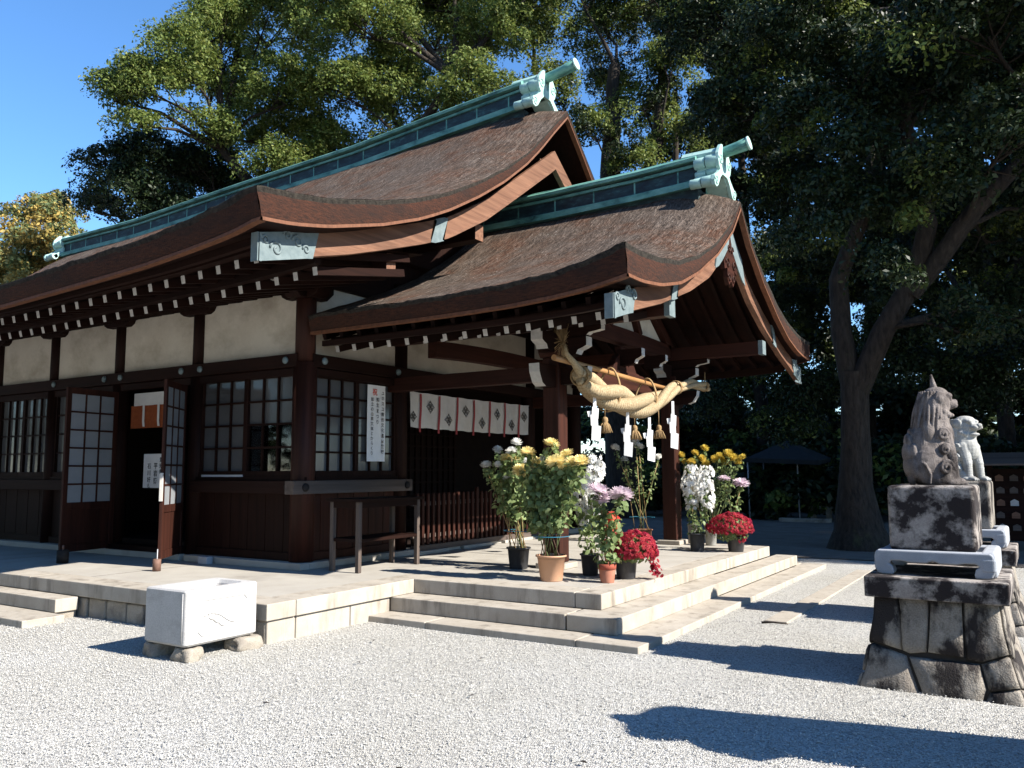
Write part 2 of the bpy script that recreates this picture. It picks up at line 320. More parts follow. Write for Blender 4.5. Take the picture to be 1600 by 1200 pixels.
def leaf_quads(P, N, size, rng, aspect=.5, fold=0.0):
    """one pointed leaf per point: P positions, N rough normals"""
    n = len(P); T = unit(np.cross(N, rng.normal(size=(n, 3)))); B = np.cross(N, T); s = size*(.45+1.1*rng.random((n, 1))**1.5)
    a = P-T*s*.5; c = P+T*s*.5-N*s*.12; b = P+B*s*aspect*.5+N*fold*s; d = P-B*s*aspect*.5+N*fold*s
    V = np.stack([a, b, c, d], 1).reshape(-1, 3); F = np.arange(4*n).reshape(-1, 4); return V, F
def clump_leaves(cl, per, size, rng, flat=.88, up=.35):
    """cl: (n,4) clump centres + radius; leaves lie on the upper shell of each clump"""
    c = np.repeat(cl[:, :3], per, 0); r = np.repeat(cl[:, 3:4], per, 0); n = len(c)
    d = unit(rng.normal(size=(n, 3))); d[:, 2] = np.where(d[:, 2] < -.55, -d[:, 2], d[:, 2])
    rr = r*(.45+.6*rng.random((n, 1))**.7); P = c+d*rr*np.array([1, 1, flat])
    N = unit(d*.7+np.array([0, 0, up])+rng.normal(size=(n, 3))*.6); return P, N
# ---------------------------------------------------------------- ground
def ground():
    g = MB(); 
    rs = [0, 4, 8, 12, 16, 20, 30, 45, 70, 120, 250, 600, 1500]
    pts = [-x for x in rs[:0:-1]]+rs
    g.grid(lambda u, v: (u, v, 0.012*noise.noise(Vector((u*.5, v*.5, 0)))-.004 if abs(u) < 30 and abs(v) < 30 else 0.0), sorted(set(pts+[i*.5 for i in range(-30, 12)])), sorted(set(pts+[i*.5 for i in range(0, 40)])))
    tag(build(g, 'gravel_ground', 'gravel'), 'pale grey gravel forecourt in front of the hall', 'ground', kind='structure')
    # bare trodden earth under the trees behind
    e = MB(); e.grid(lambda u, v: (u, v+.5*math.sin(u*.7)+.25*math.sin(u*1.9), .012+.006*noise.noise(Vector((u*.6, v*.6, 1)))), [-60+i*1.0 for i in range(0, 121)], [16.2, 17, 18, 20, 24, 30, 40, 70, 110])
    tag(build(e, 'earth_ground', 'dirt'), 'bare earth shaded by the trees behind the hall', 'ground', kind='structure')
ground()

# ---------------------------------------------------------------- stone terrace and steps
Z1, Z2, Z3 = .06, .213, .37
ter = thing('stone_terrace', 'low pale granite terrace with paved top that the shrine hall stands on', 'terrace', (-8.0, 9.5, 0))
def block(x0, y0, z0, x1, y1, z1, name='edge_stone', mt='granite', bev=.008, sd_=0):
    m = MB().box(x0, y0, z0, x1, y1, z1); return build(m, name, mt, ter, bev)
G = .004
XL = -23.0
# top course along the long (left) side, its end and around the porch
xs = [XL, -20.4, -17.9, -15.3, -12.8, -10.25, -7.9, -6.15]
for a, b in zip(xs[:-1], xs[1:]): block(a+G, 5.47, .215, b-G, 5.83, Z3)
block(-6.51, 5.83+G, .215, -6.15, 7.63-G, Z3)
block(-6.51+.0, 7.63, .215, -4.07-G, 7.99, Z3)
ys = [7.63, 11.55, 13.75]
for a, b in zip(ys[:-1], ys[1:]): block(-4.07+G, a, .215, -3.77, b-G, Z3)
block(-9.0, 13.45, .215, -4.07-G, 13.80, Z3)
pv = MB(); pv.box(XL, 5.83+G, .20, -6.51-G, 15.4, Z3-.002); pv.box(-6.51, 7.99+G, .2, -4.07-G, 13.45-G, Z3-.002)
build(pv, 'paving', 'concrete', ter)
jt = MB()
for b_ in [(x-.004, 5.84, x+.004, 7.5) for x in (-9.6, -12.6, -15.6)]+[(-6.5, y-.003, -4.08, y+.003) for y in (9.55, 11.5)]: build(MB().box(b_[0], b_[1], Z3-.0015, b_[2], b_[3], Z3-.0008), 'paving_joint', 'joint', ter)
# second step and bottom step wrap the porch corner
for a, b in ((-6.19, -3.98),): block(a, 7.258, Z1, b-G, 7.63-G, Z2, 'step_stone')
ys = [7.258, 11.0, 12.55, 14.12]
for a, b in zip(ys[:-1], ys[1:]): block(-3.97+.2+G if a > 7.3 else -3.97+G, a, Z1, -3.43, b-G, Z2-(0.0 if a < 11 else .003), 'step_stone')
block(-9.0, 13.8+G, Z1, -3.98, 14.12, Z2, 'step_stone')
for a, b in ((-6.19, -5.42), (-5.42, -3.68)): block(a+G, 6.90, -.05, b-G, 7.26-G, Z1, 'step_stone', 'granite')
ys = [6.90, 10.2, 12.3, 14.48]
for a, b in zip(ys[:-1], ys[1:]): block(-3.68+G if a < 7 else -3.43+G, a, -.05, -3.06, b-G, Z1-(0 if a < 12 else .002), 'step_stone')
block(-9.0, 14.12+G, -.05, -3.45, 14.48, Z1, 'step_stone')
# rubble foundation of the long side, dressed blocks on the end
core = MB().box(XL, 5.56, -.1, -6.25, 9.0, .212); core.box(-6.3, 7.5, -.1, -3.8, 13.7, .21); build(core, 'foundation_core', 'joint', ter)
random.seed(4); x = -6.19; first = True
while x > -13:
    wdt = random.uniform(.30, .46); m = MB(); m.prism([(x-wdt+.012, .0-.05), (x-.012, -.05), (x-.012-.01*random.random(), .19+.018*random.random()), (x-wdt*.5, .205), (x-wdt+.016, .185+.02*random.random())], 1, 5.50+.02*random.random(), 5.60)
    build(m, 'foundation_stone', 'granite2', ter, .022, seg=3); x -= wdt
for a, b in ((5.50, 5.86), (5.86, 6.62), (6.62, 7.25)):
    build(MB().box(-6.32, a+.006, -.05, -6.185, b-.006, .21), 'foundation_stone', 'granite', ter, .012)
# side steps on the left
block(-13.4, 5.205, .07, -9.215, 5.465, Z2, 'step_stone'); build(MB().box(-13.3, 5.25, -.05, -9.25, 5.46, .068), 'foundation_stone', 'granite2', ter)
block(-13.4, 4.75, -.05, -9.01, 5.20, .07, 'step_stone')
# stone sill under the hall walls
sil = MB(); sil.box(-20.2, 7.50, Z3, -10.25, 7.66, .455); sil.box(-10.15, 7.50, Z3, -7.86, 7.66, .455); sil.box(-8.2, 7.661, Z3, -7.86, 15.3, .452)
build(sil, 'sill_stone', 'concrete', ter, .006)
# flat kerb strip let into the gravel
k = MB()
k.box(-2.56, 9.05, -.03, -2.33, 14.3, .016); tag(build(k, 'kerb_strip', 'granite', None, .004, (-2.45, 11, 0)), 'flat pale stone strip set flush in the gravel before the porch steps', 'kerb')

# loose stones lying on top of the near gravel
def pebbles():
    rng = np.random.default_rng(3); n = 210000
    P = np.stack([rng.uniform(-14, .9, n), rng.uniform(2.2, 10.5, n), np.zeros(n)], 1); k = ~((P[:, 1] > 6.87) & (P[:, 0] < -3.04)) & ~((P[:, 1] > 5.46) & (P[:, 0] < -6.13)) & ~((P[:, 1] > 4.73) & (P[:, 0] < -8.99)) & ~((P[:, 1] > 6.9) & (P[:, 0] > -1.25)) & ~((np.abs(P[:, 0]+2.45) < .13) & (P[:, 1] > 9)) & (rng.random(n) < np.clip(1.25-(P[:, 1]-3)*.14, .12, 1)); P = P[k]; n = len(P)
    P[:, 2] = .003+.004*rng.random(n); s = (.0034+.0045*rng.random((n, 1))**2)
    O = np.array([[1, 0, 0], [0, 1, 0], [-1, 0, 0], [0, -1, 0], [0, 0, .75], [0, 0, -.75]]); V = P[:, None, :]+(O[None]*(.7+.6*rng.random((n, 6, 1))))*s[:, None, :]; a = rng.random(n)*6.28
    c, s_ = np.cos(a)[:, None], np.sin(a)[:, None]; dx, dy = V[:, :, 0]-P[:, :1], V[:, :, 1]-P[:, 1:2]; V[:, :, 0] = P[:, :1]+c*dx-s_*dy; V[:, :, 1] = P[:, 1:2]+s_*dx+c*dy
    F = np.array([[0, 1, 4], [1, 2, 4], [2, 3, 4], [3, 0, 4], [1, 0, 5], [2, 1, 5], [3, 2, 5], [0, 3, 5]]); F = (np.arange(n)[:, None, None]*6+F[None]).reshape(-1, 3)
    o = put(np_mesh('loose_gravel', V.reshape(-1, 3), F, ['pebble']), 'loose_gravel'); tag(o, 'loose pale pebbles scattered over the near gravel', 'gravel', None, 'stuff')
pebbles()
# ---------------------------------------------------------------- shrine hall
hall = thing('shrine_hall', 'dark timber shrine hall with curved bark thatch roofs and green copper ridges', 'shrine hall', (-9.0, 11.45, .37))
YM, YP = 11.45, 11.5
def tab(pts): 
    a = np.array(sorted(pts)); return lambda x: float(np.interp(x, a[:, 0], a[:, 1]))
def sstep(a, b, x): t = min(1, max(0, (x-a)/(b-a))); return t*t*(3-2*t)
# main roof: V = profile at the verge, I = profile of the main slope, both over distance from the ridge
mV = tab([(0,7.40),(.42,7.03),(.88,6.60),(1.3,6.25),(1.89,5.84),(2.52,5.47),(3.17,5.14),(3.82,4.87),(4.47,4.66),(5.36,4.445),(5.85,4.36),(6.25,4.32)])
mI = tab([(0,7.58),(.42,7.26),(.88,6.87),(1.3,6.52),(1.89,6.08),(2.52,5.66),(3.17,5.28),(3.82,4.95),(4.47,4.64),(5.36,4.25),(6.25,3.90)])
mL = tab([(0,1),(.12,.98),(.35,.83),(.7,.69),(1.2,.55),(1.87,.39),(2.6,.29),(3.6,.17),(4.65,.05),(5.5,0)])
mSag = tab([(-22,-.5),(-17.4,-.42),(-13.7,-.25),(-10.6,-.12),(-6.9,0),(-6,0)])
def main_top(x, d):
    u = min(-6.15-x, x+21.2); s = sstep(3.3, 6.2, d); up = max(0, 1-u/1.35)**2.2
    return mI(d)+(mV(d)-mI(d))*(up*(1-s)+mL(u)*s)+mSag(x)*(1-d/6.25)
def main_th(x, d):
    u = min(-6.15-x, x+21.2); return .13+.13*min(1, d/3.5)+.07*mL(u)*sstep(3, 6.2, d)
pV = tab([(0,5.40),(.4,5.00),(1.08,4.56),(1.83,4.215),(2.49,4.02),(3.07,3.925),(3.6,3.89),(3.97,3.89)])
pI = tab([(0,5.70),(.4,5.40),(1.08,4.92),(1.83,4.48),(2.49,4.17),(3.07,3.94),(3.6,3.74),(3.97,3.605)])
pL = tab([(0,1),(.2,.78),(.5,.5),(.87,.3),(1.4,.12),(2,.04),(2.6,0)])
def porch_top(x, d):
    u = -3.4-x; s = sstep(2.2, 3.9, d); up = max(0, 1-u/1.15)**2.2
    return pI(d)+(pV(d)-pI(d))*(up*(1-s)+pL(u)*s)
def porch_th(x, d): return .12+.13*min(1, d/2.4)+.10*pL(-3.4-x)*sstep(1.5, 3.9, d)
def roof(name, label, top, th, xs, ds, yc, both_verges):
    ys = sorted(set([-d for d in ds]+list(ds))); nx, ny = len(xs), len(ys)
    def rough(x, y, z, a=.018): return z+a*noise.noise(Vector((x*3.1, y*3.1, 7)))+a*.5*noise.noise(Vector((x*11, y*11, 3)))
    m = MB(); dmax = max(ds)
    T = {}; B = {}
    for i, x in enumerate(xs):
        for j, y in enumerate(ys):
            d = abs(y); T[i, j] = Vector((x, yc+y, rough(x, y, top(x, d)))); 
            q = 1-.012*(d/dmax); B[i, j] = Vector((x, yc+y*q, top(x, d)-th(x, d)))
    m.grid(lambda i, j: T[i, j], range(nx), range(ny), 0)
    loops = [[(i, ny-1) for i in range(nx)], [(i, 0) for i in range(nx)], [(nx-1, j) for j in range(ny)], [(0, j) for j in range(ny)]]
    for li, L in enumerate(loops):
        n = Vector(((0, 1, 0), (0, -1, 0), (1, 0, 0), (-1, 0, 0))[li])
        # dark ragged rim: sits a little proud of the cut face
        fine = []
        for a, b in zip(L[:-1], L[1:]):
            k = max(1, int((T[b]-T[a]).length/.05))
            for q in range(k): fine.append((T[a].lerp(T[b], q/k), B[a].lerp(B[b], q/k)))
        fine.append((T[L[-1]], B[L[-1]]))
        amp = .030 if li < 2 else .012
        rim = []
        for t, b_ in fine:
            e = amp*(noise.noise(t*9)+.6*noise.noise(t*31)); rr = .030+.012*noise.noise(t*5) if li < 2 else .022
            rim.append((t+Vector((0, 0, max(-.004, e*.7)+.004))-n*.05, t+n*(.010+abs(e)*.35)+Vector((0, 0, e*.5-.006)), t+n*.006+Vector((0, 0, -rr+e*.6)), t.lerp(b_, .3)))
        m.add([p for r_ in rim for p in r_], [(i*4+k, (i+1)*4+k, (i+1)*4+k+1, i*4+k+1) for i in range(len(rim)-1) for k in range(3)], 1, True)
        face = [(t, b_) for t, b_ in fine]; m.add([p for f_ in face for p in (f_[0]-Vector((0, 0, .02)), f_[0].lerp(f_[1], .5)+n*.01, f_[1]+Vector((0, 0, .034)))], [(i*3+k, (i+1)*3+k, (i+1)*3+k+1, i*3+k+1) for i in range(len(face)-1) for k in range(2)], 2, True)
        m.add([p for f_ in face for p in (f_[1]+n*.012+Vector((0, 0, .036)), f_[1]+n*.018, f_[1]-n*.06, )], [(i*3+k, (i+1)*3+k, (i+1)*3+k+1, i*3+k+1) for i in range(len(face)-1) for k in range(2)], 3)
    m.grid(lambda i, j: B[i, j], range(nx), range(ny), 4)
    o = build(m, name, ['thatch', 'thatchrim', 'thatchedge', 'eavelip', 'darky'], hall, recalc=False)
    return o
def lin(a, b, n): return [a+(b-a)*i/(n-1) for i in range(n)]
xs_m = [-21.2, -21.0, -20.6, -20, -19, -18, -17, -16, -15, -14, -13]+lin(-12, -8, 17)+lin(-7.8, -6.15, 16)
ds_m = lin(0, 6.25, 40)
main_roof = roof('main_roof', '', main_top, main_th, xs_m, ds_m, YM, True)
xs_p = lin(-7.84, -5, 12)+lin(-4.8, -3.4, 16)
porch_roof = roof('porch_roof', '', porch_top, porch_th, xs_p, lin(0, 3.97, 30), YP, False)

def sweep_x(m, prof, xs, yc, zf, mi=0, sy=lambda x: 1.0):
    """closed (y,z) profile swept along x on the curve z = zf(x)"""
    k = len(prof); vs = [(x, yc+p[0]*sy(x), zf(x)+p[1]) for x in xs for p in prof]
    m.add(vs, [(i*k+j, i*k+(j+1)%k, (i+1)*k+(j+1)%k, (i+1)*k+j) for i in range(len(xs)-1) for j in range(k)], mi)
    m.add(vs[:k], [tuple(range(k))], mi); m.add(vs[-k:], [tuple(range(k))], mi)
def ridge(roof_o, zt, x0, x1, yc, h, scale, pole_tip, left_end):
    xs = lin(x0, x1, 40)
    m = MB(); sweep_x(m, [(.17, -h-.25), (.17, -.13), (-.17, -.13), (-.17, -h-.25)], xs, yc, zt)
    build(m, 'ridge_panel', 'copper3', roof_o)
    m = MB()   # flanges, seams and the round capping
    sweep_x(m, [(.26, -h-.06), (.26, -h+.03), (.20, -h+.06), (-.20, -h+.06), (-.26, -h+.03), (-.26, -h-.06)], xs, yc, zt)
    sweep_x(m, [(.20, -.21), (.20, -.17), (-.20, -.17), (-.20, -.21)], xs, yc, zt)
    cap = [(.255, -.135), (.265, -.09), (.22, -.055), (.12, -.05)]+[(.115*math.cos(t), -.05+.085*math.sin(t)) for t in lin(0.1, math.pi-.1, 7)]+[(-.12, -.05), (-.22, -.055), (-.265, -.09), (-.255, -.135)]
    sweep_x(m, cap, xs, yc, zt)
    build(m, 'ridge_cap', 'copper', roof_o)
    sm = MB()
    for x in lin(x0+.3, x1-.3, int((x1-x0)/.62)):
        for s in (-1, 1): sm.box(x-.012, yc+s*.170-.006, zt(x)-h+.05, x+.012, yc+s*.170+.006, zt(x)-.2)
    build(sm, 'seam_strip', 'copper', roof_o)
    ornament(roof_o, x1, yc, zt(x1), h, 1, pole_tip)
    if left_end: ornament(roof_o, x0, yc, zt(x0), h, -1, None)
def ornament(roof_o, x, yc, zt, h, sx, tip):
    m = MB(); S = lambda y: yc+y
    z0 = zt-h-.08; xa, xb = (x-.05, x+.34) if sx > 0 else (x-.34, x+.05)
    xf = xb if sx > 0 else xa
    xm = (xa+xb)/2
    for s in (-1, 1):      # stacked rolls and splayed legs, two stages in depth
        for y, z, r in ((.185, zt-.185, .098), (.165, zt-.345, .062), (.395, zt-h-.085, .078)):
            m.tube([(xa+.02, S(s*y), z), (xm-.012, S(s*y), z)], r*.90, 24, 0); m.tube([(xm, S(s*y), z+.006), (xb-.03, S(s*y), z+.006)], r, 24, 0)
        m.prism([(S(s*.05), zt-.36), (S(s*.20), zt-.37), (S(s*.30), zt-.43), (S(s*.44), zt-h-.06), (S(s*.38), zt-h-.14), (S(s*.22), zt-h+.0)], 0, xa+.04, xb-.03, 0)
        m.prism([(S(s*.03), zt-.30), (S(s*.20), zt-.30), (S(s*.20), zt-.10), (S(s*.03), zt-.10)], 0, xa+.05, xb-.03, 0)
    m.prism([(S(-.16), zt-.10), (S(.16), zt-.10), (S(.175), zt-.03), (S(.10), zt+.045), (S(-.10), zt+.045), (S(-.175), zt-.03)], 0, min(xa-.2*sx, xb-.03), max(xa, xb-.03), 0)
    half = [(.07, .085), (.125, .075), (.20, .0), (.265, -.09), (.285, -.19), (.255, -.275), (.205, -.325), (.265, -.375), (.36, -h+.03), (.455, -h-.015), (.485, -h-.09), (.455, -h-.16), (.385, -h-.175), (.31, -h-.13), (.20, -h+.02), (.10, -.37)]
    out = [(S(a), zt+b) for a, b in half]+[(S(-a), zt+b) for a, b in half[::-1]]; out += [(S(-.06), zt-.06), (S(-.045), zt-.20), (S(.0), zt-.235), (S(.045), zt-.20), (S(.06), zt-.06)]
    m.prism(out, 0, min(xf-.045*sx, xf+.01*sx), max(xf-.045*sx, xf+.01*sx), 0)
    build(m, 'ridge_ornament', 'copper2', roof_o, .006)
    for s in (-1, 1):      # raised spirals on the front face
        for y, z, r in ((.185, zt-.175, .085), (.395, zt-h-.085, .075)):
            sp = MB()
            sp.tube([(xf+.014*sx, S(s*(y+r*(1-.82*i/25)*math.cos(i/25*9.5))), z+r*(1-.82*i/25)*math.sin(i/25*9.5)) for i in range(26)], .0115, 6)
            build(sp, 'spiral_relief', 'copper2', roof_o)
    if tip:
        p = MB(); L_, dz = tip; pts = [(x-.05+(L_+.05)*t, yc, zt-.04+(dz+.04)*t**1.8) for t in (0, .2, .4, .6, .8, 1)]
        p.tube(pts, [.078, .078, .079, .081, .085, .094], 18, 0); build(p, 'ridge_pole', 'copper', roof_o)
        q = MB(); e = Vector(pts[-1]); d = (e-Vector(pts[-2])).normalized(); q.tube([e-d*.02, e+d*.012], .099, 18); build(q, 'pole_rim', 'copper2', roof_o)
mZ = tab([(-20.5,7.50),(-17.4,7.50),(-13.7,7.67),(-10.64,7.78),(-8.9,7.92),(-6.93,8.06),(-6.4,8.10)])
ridge(main_roof, mZ, -20.4, -6.86, YM, .47, 1, (.89, .085), True)
pZ = tab([(-8.05,6.11),(-6.4,6.11),(-5.9,6.12),(-4.9,6.14),(-3.9,6.19)])
ridge(porch_roof, pZ, -8.0, -3.95, YP, .46, 1, (.71, .05), False)

# barge boards under the verges
def barge(x, yc, prof, hh, side, name='barge_board', mt='paley', fit=None, dmax=6.1):
    b = tab(prof); ds = lin(0, dmax, 34); m = MB(); vs = []
    for d in ds:
        h = hh(d); vs += [(x-.07, yc-side*d, b(d)), (x, yc-side*d, b(d)), (x, yc-side*d, b(d)+h*.80), (x+.0, yc-side*d, b(d)+h), (x-.07, yc-side*d, b(d)+h)]
    m.add(vs, [(i*5+j, i*5+(j+1)%5, (i+1)*5+(j+1)%5, (i+1)*5+j) for i in range(len(ds)-1) for j in range(5)], 0)
    m.add(vs[-5:], [(0, 1, 2, 3, 4)], 0); m.add(vs[:5], [(4, 3, 2, 1, 0)], 0)
    o = build(m, name, mt, hall, .004)
    ridge_line = MB()   # moulding along the lower edge
    vs = []
    for d in ds: vs += [(x+.001, yc-side*d, b(d)+.004), (x+.014, yc-side*d, b(d)+.008), (x+.014, yc-side*d, b(d)+.045), (x+.001, yc-side*d, b(d)+.055)]
    ridge_line.add(vs, [(i*4+j, i*4+(j+1)%4, (i+1)*4+(j+1)%4, (i+1)*4+j) for i in range(len(ds)-1) for j in range(4)], 0)
    build(ridge_line, 'moulding', mt, o)
    for d0, d1, kind in fit or ():
        f = MB(); vs = []; dd = lin(d0, d1, 9)
        for d in dd: vs += [(x+.003, yc-side*d, b(d)-.012), (x+.022, yc-side*d, b(d)-.012), (x+.022, yc-side*d, b(d)+hh(d)+.006), (x+.003, yc-side*d, b(d)+hh(d)+.006)]
        if kind == 'end':   # scalloped inner edge
            for i in range(4): 
                y = yc-side*(d0); 
                p = vs[i]; vs[i] = (p[0], p[1]+side*(.02 if i in (0, 1) else .10), p[2])
        else:
            for i in range(4): p = vs[i]; vs[i] = (p[0], p[1]+side*(-.06 if i in (0, 1) else .06), p[2]); p = vs[-4+i]; vs[-4+i] = (p[0], p[1]+side*(-.06 if i in (0, 1) else .06), p[2])
        f.add(vs, [(i*4+j, i*4+(j+1)%4, (i+1)*4+(j+1)%4, (i+1)*4+j) for i in range(len(dd)-1) for j in range(4)], 0); f.add(vs[:4], [(0, 1, 2, 3)], 0); f.add(vs[-4:], [(0, 1, 2, 3)], 0)
        if kind == 'end':
            f.box(x-.075, yc-side*(d1+.012)-.006, b(d1)-.012, x+.022, yc-side*(d1+.012)+.006, b(d1)+hh(d1)+.006)
            for cd, cz, r in ((d1-.22, .10, .085), (d1-.50, .17, .075), (d1-.36, .24, .055), (d1-.62, .08, .05), (d1-.08, .20, .05)):
                if cd < d0-.05: continue
                pts = [(x+.026, yc-side*(cd+r*(1-.8*i/17)*math.cos(i/17*7.5)), b(cd)+cz+r*(1-.8*i/17)*math.sin(i/17*7.5)) for i in range(18)]; f.tube(pts, .013, 6)
            f.box(x+.018, yc-side*d1, b(d1)-.012, x+.032, yc-side*d0, b(d1)+.022) if side < 0 else f.box(x+.018, yc-d1, b(d1)-.012, x+.032, yc-d1+.03, b(d1)+hh(d1))
        build(f, 'metal_fitting', 'fitting', o)
    return o
mB = [(6.1,3.655),(5.97,3.68),(5.34,3.84),(4.77,3.99),(4.13,4.19),(3.4,4.43),(2.87,4.63),(2.0,5.10),(1.21,5.63),(.11,6.38),(0,6.46)]
mh = lambda d: .27+.05*(1-d/6.2)
for s in (1, -1): barge(-6.38, YM, mB, mh, s, fit=((5.32, 6.02, 'end'), (2.98, 3.22, 'mid')), dmax=6.02)
pB = [(4.0,3.125),(3.87,3.16),(3.37,3.30),(2.61,3.50),(1.65,3.82),(.91,4.14),(.35,4.52),(0,4.82)]
ph = lambda d: .24+.06*(1-d/4)
for s in (1, -1): barge(-3.58, YP, pB, ph, s, fit=((3.46, 3.92, 'end'), (2.10, 2.27, 'mid'), (.0, .62, 'mid')), dmax=3.92)
# carved pendant under the porch gable
g = MB(); 
g.prism([(YP-.10, 4.90), (YP+.10, 4.90), (YP+.17, 4.66), (YP+.30, 4.50), (YP+.27, 4.40), (YP+.15, 4.44), (YP+.17, 4.30), (YP+.09, 4.20), (YP+.02, 4.26), (YP-.02, 4.26), (YP-.09, 4.20), (YP-.17, 4.30), (YP-.15, 4.44), (YP-.27, 4.40), (YP-.30, 4.50), (YP-.17, 4.66)], 0, -3.62, -3.56)
for s in (-1, 1):
    for y, z, r in ((.14, 4.50, .09), (.09, 4.30, .07), (.06, 4.72, .06)):
        g.tube([(-3.555, YP+s*(y+r*(1-.8*i/15)*math.cos(i/15*7)), z+r*(1-.8*i/15)*math.sin(i/15*7)) for i in range(16)], .014, 6)
build(g, 'gable_pendant', 'redy', hall)

# ---- columns, walls, beams of the hall body
XC = [-8.07, -10.2, -12.1, -13.95, -15.75, -17.6, -19.4]
YW, XW = 7.71, -8.07
def lift(x): return .24*mL(min(-6.15-x, x+21.2))
for i, x in enumerate(XC):
    m = MB(); r = .155 if i == 0 else .13
    m.tube([(x, YW, .455), (x, YW, 3.02)], r, 20); m.tube([(x, YW, 3.02), (x, YW, 4.2)], r*.86, 20); build(m, 'column', 'redz' if i == 0 else 'darkz', hall)
for y in (9.6, 13.35, 15.2):
    m = MB().tube([(XW, y, .45), (XW, y, 4.4)], .13, 20); build(m, 'column', 'darkz', hall)
for x in XC:      # boat shaped bracket arms above the columns
    m = MB(); m.prism([(x-.36, 4.06), (x-.36, 3.97), (x-.32, 3.90), (x-.24, 3.86), (x+.24, 3.86), (x+.32, 3.90), (x+.36, 3.97), (x+.36, 4.06)], 1, YW-.14, YW+.1); build(m, 'bracket_arm', 'darkx', hall, .006)
m = MB(); m.prism([(YW-.36, 4.06), (YW-.36, 3.97), (YW-.24, 3.86), (YW+.24, 3.86), (YW+.36, 3.97), (YW+.36, 4.06)], 0, XW-.12, XW+.14); build(m, 'bracket_arm', 'darky', hall, .006)
def beam(p, q, w_, h_, mt, name='beam', bev=.006, parent=None, mend=None):
    m = MB().bar(p, q, w_, h_, 0, mend=1 if mend else None); return build(m, name, [mt, mend] if mend else mt, parent or hall, bev)
beam((-20, YW, 4.17), (-6.62, YW, 4.17), .17, .22, 'darkx', mend='palex'); beam((XW, 6.9, 4.175), (XW, 15.8, 4.175), .16, .2, 'darky', mend='white')
beam((-20, 6.55, 3.86), (-6.7, 6.55, 3.90), .0001+.10, .10, 'darkx')
def noseb(p, d, L, w_, z0, z1, mt='darkx', tip='white', shape='s', up=None):
    """bracket nose: profile along direction d (unit, horizontal), painted tip"""
    p = Vector(p); d = Vector(d); r = Vector((-d.y, d.x, 0)); h = z1-z0
    if shape == 's': prof = [(0, 0), (L*.55, 0), (L*.70, .10), (L*.76, .32), (L*.90, .42), (L, .52), (L, 1), (0, 1)]
    elif shape == 'slant': prof = [(0, 0), (L*.7, 0), (L*.86, .15), (L, .62), (L*1.02, 1), (0, 1)]
    else: prof = [(0, 0), (L, 0), (L, 1), (0, 1)]
    def ex(poly, hw, m, mb):
        k = len(poly); vs = [p+d*a+r*s*hw+Vector((0, 0, z0+b*h-p.z)) for s in (-1, 1) for a, b in poly]
        mb.add(vs, [(i, (i+1)%k, k+(i+1)%k, k+i) for i in range(k)], m); mb.add(vs, [tuple(range(k))[::-1], tuple(range(k, 2*k))], m)
    m = MB(); ex(prof, w_/2, 0, m)
    # paint on the end faces: a thin shell just proud of the curved tip
    tipv = [q for q in prof if q[0] >= L*.69]
    k = len(tipv); vs = [p+d*(a+.004)+r*s*w_*.5+Vector((0, 0, z0+b*h-p.z)) for a, b in tipv for s in (-1, 1)]
    m.add(vs, [(2*i, 2*i+1, 2*i+3, 2*i+2) for i in range(k-1)], 1)
    return build(m, 'bracket_nose', [mt, tip], hall, recalc=False)
noseb((XW, YW, 4.02), (0, -1, 0), .62, .14, 3.93, 4.10, 'darky'); noseb((XW, YW, 4.02), (1, 0, 0), .48, .14, 3.99, 4.14, 'darkx'); 
# rafters: two tiers, tips painted white
stuff_r = MB()
k = 0; x = -6.60
while x > -21:
    l = lift(x); tgt = k < 24
    for (a, b) in (((x, 5.86, 3.685+l), (x, 8.0, 4.17+l*.5)), ((x, 6.42, 3.645+l*.75), (x, 7.9, 4.06))):
        if x < -7.0 or a[1] > 6 or True:
            m = MB() if tgt else stuff_r
            m.bar(b, a, .068, .092, 0, mend=1)
            if tgt: build(m, 'rafter', ['darky', 'white'], hall)
    k += 1; x -= .303
tag(build(stuff_r, 'rafter_row', ['darky', 'white'], hall), kind='stuff')
# fascia boards under the thatch
def fascia(y, z, w_, h_, xs, lf, name='fascia_board', yc=None):
    m = MB(); vs = []
    for x in xs: z_ = z+lf(x); vs += [(x, y-w_/2, z_-h_/2), (x, y+w_/2, z_-h_/2), (x, y+w_/2, z_+h_/2), (x, y-w_/2, z_+h_/2)]
    m.add(vs, [(i*4+j, i*4+(j+1)%4, (i+1)*4+(j+1)%4, (i+1)*4+j) for i in range(len(xs)-1) for j in range(4)], 0); m.add(vs[:4], [(0, 1, 2, 3)]); m.add(vs[-4:], [(3, 2, 1, 0)])
    return build(m, name, 'darkx', hall)
xf = lin(-21, -6.50, 60)
fascia(5.80, 3.79, .10, .11, xf, lift); fascia(5.55, 3.72, .06, .08, xf, lift); fascia(6.36, 3.745, .10, .10, xf, lambda x: lift(x)*.75)
sof = MB(); sof.grid(lambda x, y: (x, y, np.interp(y, [5.4, 5.86, 8.2], [3.74, 3.84, 4.31])+lift(x)*(1-(y-5.4)/3.5)), xf, lin(5.4, 8.2, 6), 0); build(sof, 'soffit', 'darkx', hall, recalc=False)

